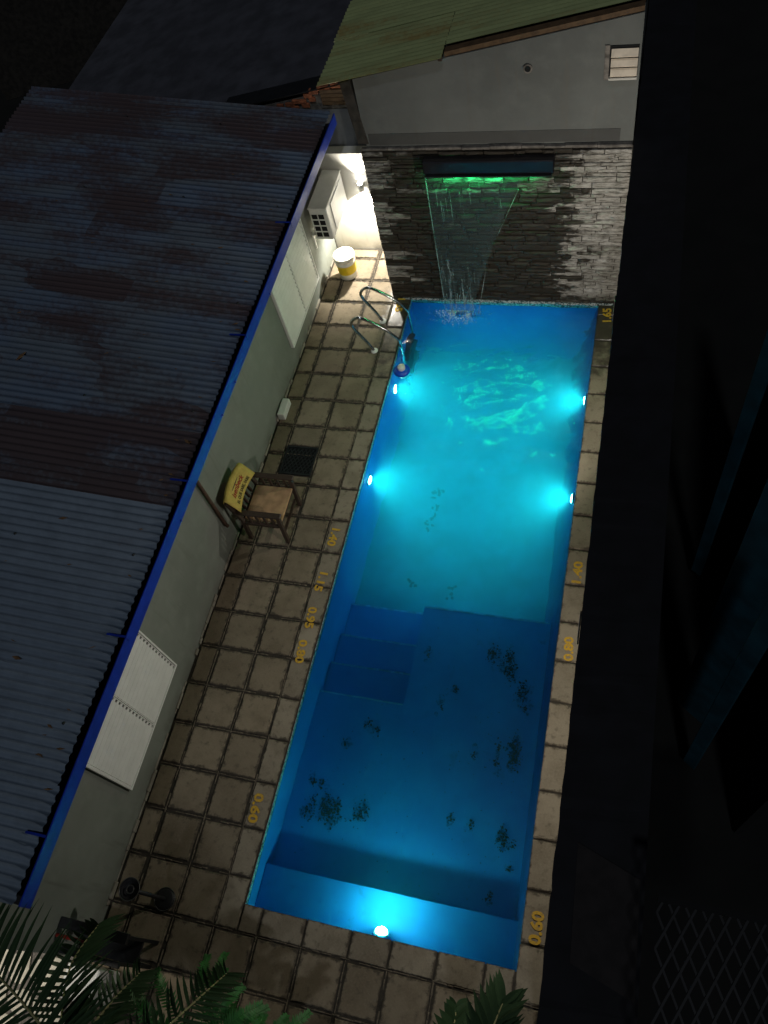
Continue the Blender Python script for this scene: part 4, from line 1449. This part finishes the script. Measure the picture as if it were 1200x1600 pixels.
def frond(palm, path, n, length, meshes, fwd=0.35, sides=(1, -1), up=(0, 0, 1), start=0.1, lift=0.12):
    pts = smooth_path(path, 10)
    rad = [0.014 * (1 - 0.8 * i / len(pts)) + 0.002 for i in range(len(pts))]
    fr = MB().tube(pts, 0.01, 6, radii=rad).build('frond', M['palm_rachis'], palm)
    org = ORG[fr.name]
    for q in range(n):
        t_ = start + (1 - start) * q / (n - 1)
        f = t_ * (len(pts) - 1); i = min(int(f), len(pts) - 2)
        p0 = pts[i].lerp(pts[i + 1], f - i)
        tan = (pts[i + 1] - pts[i]).normalized()
        for s_ in sides:
            side = tan.cross(Vector(up)).normalized() * s_
            d = (side + tan * (fwd + rp.uniform(-.08, .08) + 0.8 * max(0, t_ - 0.6)) + Vector((0, 0, lift + rp.uniform(-.08, .08)))).normalized()
            z = (Vector(up) - d * d.z).normalized()
            x = d.cross(z)
            l_ = length * (0.55 + 0.45 * math.sin(math.pi * min(1, t_ * 0.85 + 0.15))) * rp.uniform(0.88, 1.08)
            mm = Matrix(((x.x, d.x, z.x, 0), (x.y, d.y, z.y, 0), (x.z, d.z, z.z, 0), (0, 0, 0, 1)))
            o = link('leaflet', rp.choice(meshes), fr)
            o.matrix_local = Matrix.Translation(p0 - org) @ mm @ Matrix.Rotation(rp.uniform(-.3, .3), 4, 'Y') @ Matrix.Diagonal((1, l_, l_, 1))
    return fr


pA = empty('palm', (-0.15, -1.75, 0), 'palm with long feathery fronds at the lower left corner', 'palm')
MB().tube([(-0.15, -1.75, 0.0), (-0.13, -1.74, 0.8), (-0.12, -1.72, 1.55)], 0.06, 12, radii=[0.085, 0.065, 0.055]).build('trunk', M['palm_bark'], pA)
frond(pA, [(-0.12, -1.72, 1.5), (-0.22, -1.35, 1.95), (-0.45, -1.07, 2.12), (-0.98, -0.82, 2.15), (-1.55, -0.62, 1.9)], 50, 0.58, lfm, fwd=0.25, start=0.18)
frond(pA, [(-0.12, -1.72, 1.5), (-0.35, -1.35, 1.62), (-0.60, -1.10, 1.55), (-0.85, -0.75, 1.25), (-0.95, -0.45, 0.85)], 28, 0.45, lfm, fwd=0.55, start=0.2)
frond(pA, [(-0.12, -1.72, 1.5), (0.0, -1.35, 1.55), (0.12, -1.05, 1.45), (0.25, -0.75, 1.15), (0.3, -0.55, 0.8)], 26, 0.36, lfm, fwd=0.6, start=0.15)
frond(pA, [(-0.12, -1.72, 1.5), (-0.30, -1.55, 1.35), (-0.55, -1.25, 1.20), (-0.55, -0.95, 0.95), (-0.50, -0.72, 0.7)], 24, 0.36, lfm, fwd=0.7, start=0.2)

pB = empty('small_palm', (2.5, -1.25, 0), 'small broad-leaved palm tip poking in at the lower right of the pool', 'palm')
MB().tube([(2.5, -1.25, 0.0), (2.5, -1.24, 0.5), (2.51, -1.2, 0.95)], 0.05, 12, radii=[0.06, 0.05, 0.045]).build('trunk', M['palm_bark'], pB)
frond(pB, [(2.51, -1.2, 0.93), (2.52, -0.85, 1.35), (2.54, -0.5, 1.55), (2.60, -0.25, 1.55)], 11, 0.36, lfw, fwd=1.3, start=0.45)
frond(pB, [(2.51, -1.2, 0.93), (2.35, -0.9, 1.05), (2.25, -0.6, 1.0), (2.22, -0.38, 0.85)], 10, 0.28, lfw, fwd=1.1, start=0.35)


def fern(loc, label, n, r_):
    f0 = empty('fern', loc, label, 'fern')
    for q in range(n):
        a = q / n * 2 * math.pi + rp.uniform(-.2, .2)
        dx, dy = math.cos(a), math.sin(a)
        rl = r_ * rp.uniform(0.75, 1.15); hh = rp.uniform(0.55, 0.95)
        pts = smooth_path([(loc[0], loc[1], 0.0), (loc[0] + dx * rl * 0.35, loc[1] + dy * rl * 0.35, hh * 0.8), (loc[0] + dx * rl * 0.75, loc[1] + dy * rl * 0.75, hh), (loc[0] + dx * rl, loc[1] + dy * rl, hh * 0.85)], 6)
        st = MB().tube(pts, 0.004, 5).build('stem', M['fern_green'], f0)
        lm = MB()
        for i in range(2, len(pts) - 1):
            for sub in range(2):
                p0 = pts[i].lerp(pts[i + 1], sub / 2)
                tan = (pts[i + 1] - pts[i]).normalized()
                for s_ in (1, -1):
                    sd_ = tan.cross(Vector((0, 0, 1))).normalized() * s_
                    d = (sd_ + tan * 0.5 + Vector((0, 0, rp.uniform(-.1, .35)))).normalized()
                    ln = rp.uniform(0.09, 0.15) * (1.2 - i / len(pts))
                    e = p0 + d * ln; wv = tan * 0.008
                    lm.poly([p0 - wv, p0 + d * ln * 0.5 - wv * 1.3, e, p0 + d * ln * 0.5 + wv * 1.3, p0 + wv])
        o = lm.build('foliage', M['fern_green'], st); o['kind'] = 'stuff'
    return f0


fern((0.18, -1.16, 0), 'bright green fern growing in the bed at the bottom edge, left of centre', 22, 0.70)
fern((0.68, -1.2, 0), 'bright green fern in the bed, right of the other fern', 18, 0.58)

# ---- leaves on the pool floor
mt = bpy.data.materials.new('silt'); mt.use_nodes = True
t = mt.node_tree; k = N(mt)
k.b.inputs['Base Color'].default_value = (0.035, 0.026, 0.012, 1); k.b.inputs['Roughness'].default_value = 0.9
k.l(k.ramp(k.noise(k.pos(), 26, 6, 0.7), 0.42, 0.70, 0.0, 0.75), k.b.inputs['Alpha'])
M['silt'] = mt
leafspots = [(1.89, 3.07), (2.08, 3.06), (2.11, 2.91), (2.33, 2.51), (2.27, 2.68), (2.11, 1.88), (2.3, 1.95), (2.27, 2.08), (1.16, 2.97), (1.55, 2.6), (1.43, 2.39), (0.46, 1.79), (0.66, 2.05), (0.78, 1.99), (0.21, 1.33), (0.53, 1.07), (0.26, 1.04), (0.32, 1.32), (0.81, 1.12), (1.74, 1.23), (1.95, 1.2), (2.29, 1.14), (2.40, 1.11), (2.40, 0.89), (2.24, 0.59), (1.87, 1.9), (2.12, 2.05), (0.45, 1.05), (0.40, 1.10)]
big = {1, 2, 4, 6, 7, 15, 16, 18, 21, 27, 28, 0}
rl = random.Random(8)
leaf_bits = []
bm = bmesh.new()
for i, (x, y) in enumerate(leafspots):
    cnt = rl.randint(55, 90) if i in big else rl.randint(10, 22)
    spread = 0.05 if i in big else 0.022
    for q in range(cnt):
        xx = x + rl.gauss(0, spread * 0.7); yy = y + rl.gauss(0, spread * 1.3)
        if xx < 1.0 and yy > 2.3: continue
        if not (0.05 < xx < 2.47 and 0.45 < yy < 3.5): continue
        s0 = -0.64 - (yy - 0.425) * (0.16 / 3.135) if xx > 1.0 else -0.64 - (yy - 0.425) * (0.10 / 1.91)
        r_ = rl.uniform(0.004, 0.017)
        a0 = rl.uniform(0, 6.28); el = rl.uniform(0.25, 0.7)
        vs = []
        for e in range(7):
            a = e / 7 * 2 * math.pi
            lx_, ly_ = r_ * math.cos(a) * rl.uniform(.7, 1.2), r_ * el * math.sin(a) * rl.uniform(.7, 1.2)
            vs.append(bm.verts.new((xx + lx_ * math.cos(a0) - ly_ * math.sin(a0), yy + lx_ * math.sin(a0) + ly_ * math.cos(a0), s0 + 0.006 + rl.uniform(0, .008))))
        bm.faces.new(vs)
for q in range(260):
    leaf_bits.append((rl.uniform(0.08, 2.4), rl.uniform(0.5, 3.4)))
for (xx, yy) in leaf_bits:
    if xx < 1.0 and yy > 2.3: continue
    s0 = -0.64 - (yy - 0.425) * (0.16 / 3.135) if xx > 1.0 else -0.64 - (yy - 0.425) * (0.10 / 1.91)
    r_ = rl.uniform(0.002, 0.007)
    bm.faces.new([bm.verts.new((xx + r_ * math.cos(a) * rl.uniform(.5, 1.3), yy + r_ * math.sin(a) * rl.uniform(.5, 1.3), s0 + 0.006)) for a in (0, 1.2, 2.5, 3.7, 5)])
for (x, y) in ((0.74, 5.42), (0.77, 5.17), (0.74, 4.94), (0.69, 4.02), (1.19, 4.0)):
    for q in range(7):
        xx = x + rl.gauss(0, .03); yy = y + rl.gauss(0, .07)
        z = -1.42 - (yy - 3.565) * (0.26 / 4.44) + 0.008
        vs = [bm.verts.new((xx + 0.025 * math.cos(a) * rl.uniform(.6, 1.2), yy + 0.025 * math.sin(a) * rl.uniform(.6, 1.2), z)) for a in (0, 1, 2, 3, 4, 5)]
        bm.faces.new(vs)
sb = bmesh.new()
for i, (x, y) in enumerate(leafspots):
    for q in range(5 if i in big else 2):
        xx = x + rl.gauss(0, .04); yy = y + rl.gauss(0, .06)
        if (xx < 1.0 and yy > 2.2) or not (0.1 < xx < 2.42 and 0.5 < yy < 3.42): continue
        s0 = -0.64 - (yy - 0.425) * (0.16 / 3.135) if xx > 1.0 else -0.64 - (yy - 0.425) * (0.10 / 1.91)
        r_ = rl.uniform(0.02, 0.06)
        sb.faces.new([sb.verts.new((xx + r_ * math.cos(e / 9 * 6.283) * rl.uniform(.5, 1.1), yy + 1.4 * r_ * math.sin(e / 9 * 6.283) * rl.uniform(.5, 1.1), s0 + 0.003 + 0.0003 * q)) for e in range(9)])
sm_ = bpy.data.meshes.new('silt'); sb.to_mesh(sm_); sb.free(); sm_.materials.append(M['silt'])
o = link('silt_stains', sm_); tag(o, 'soft dark silt stains on the shallow pool floor', 'silt', kind='stuff')
me = bpy.data.meshes.new('leaf_litter'); bm.to_mesh(me); bm.free(); me.materials.append(M['sunk_leaf'])
o = link('leaf_litter', me); tag(o, 'dark sunken leaves and dirt scattered on the pool floor', 'leaves', kind='stuff')
md = o.modifiers.new('thickness', 'SOLIDIFY'); md.thickness = 0.002

# ---- dry leaves on the roof
def roof_leaf(x, y, ln, a, label):
    b_ = MB()
    z0 = zroof(x) + 0.016
    d = Vector((math.cos(a), math.sin(a), 0)); s_ = Vector((-math.sin(a), math.cos(a), 0))
    c = Vector((x, y, z0))
    b_.prism([c - d * ln / 2, c + s_ * ln * 0.16, c + d * ln / 2, c - s_ * ln * 0.16], (0, 0, 0.006))
    o = b_.build('dry_leaf', M['dry_leaf']); tag(o, label, 'leaf', 'dry leaves on the corrugated roof')


roof_leaf(-3.19, 4.49, 0.14, 1.1, 'pale dry leaf on the corrugated roof, farthest from the eave')
roof_leaf(-1.92, 2.71, 0.09, 0.2, 'brown dry leaf on the clean part of the corrugated roof')
roof_leaf(-1.05, 3.75, 0.10, 2.6, 'small dry leaf at the roof edge above the chair')
roof_leaf(-1.75, 1.35, 0.10, 3.0, 'dry leaf low on the corrugated roof above the near shutter')


# small twigs and leaf crumbs lodged in the corrugations
rq = random.Random(31)
bm = bmesh.new()
for q in range(90):
    x = rq.uniform(-4.2, -1.0) if q % 3 else rq.uniform(-1.25, -0.98)
    y = rq.uniform(-0.3, 8.8)
    y = -0.42 + (round((y + 0.42) / PIT) + 0.5) * PIT
    ln = rq.uniform(0.012, 0.05); a = rq.uniform(-0.5, 0.5)
    c = Vector((x, y, zroof(x) - 0.003)); d = Vector((math.cos(a), math.sin(a), 0)) * ln; n_ = Vector((-math.sin(a), math.cos(a), 0)) * ln * rq.uniform(0.1, 0.4)
    vs = [bm.verts.new(p_) for p_ in (c - d, c - n_, c + d, c + n_)] + [bm.verts.new(c + Vector((0, 0, 0.006)))]
    for e in range(4): bm.faces.new((vs[e], vs[(e + 1) % 4], vs[4]))
me = bpy.data.meshes.new('roof_litter'); bm.to_mesh(me); bm.free(); me.materials.append(M['dry_leaf'])
o = link('roof_litter', me); tag(o, 'twigs and leaf crumbs lodged in the corrugated roof', 'litter', kind='stuff')
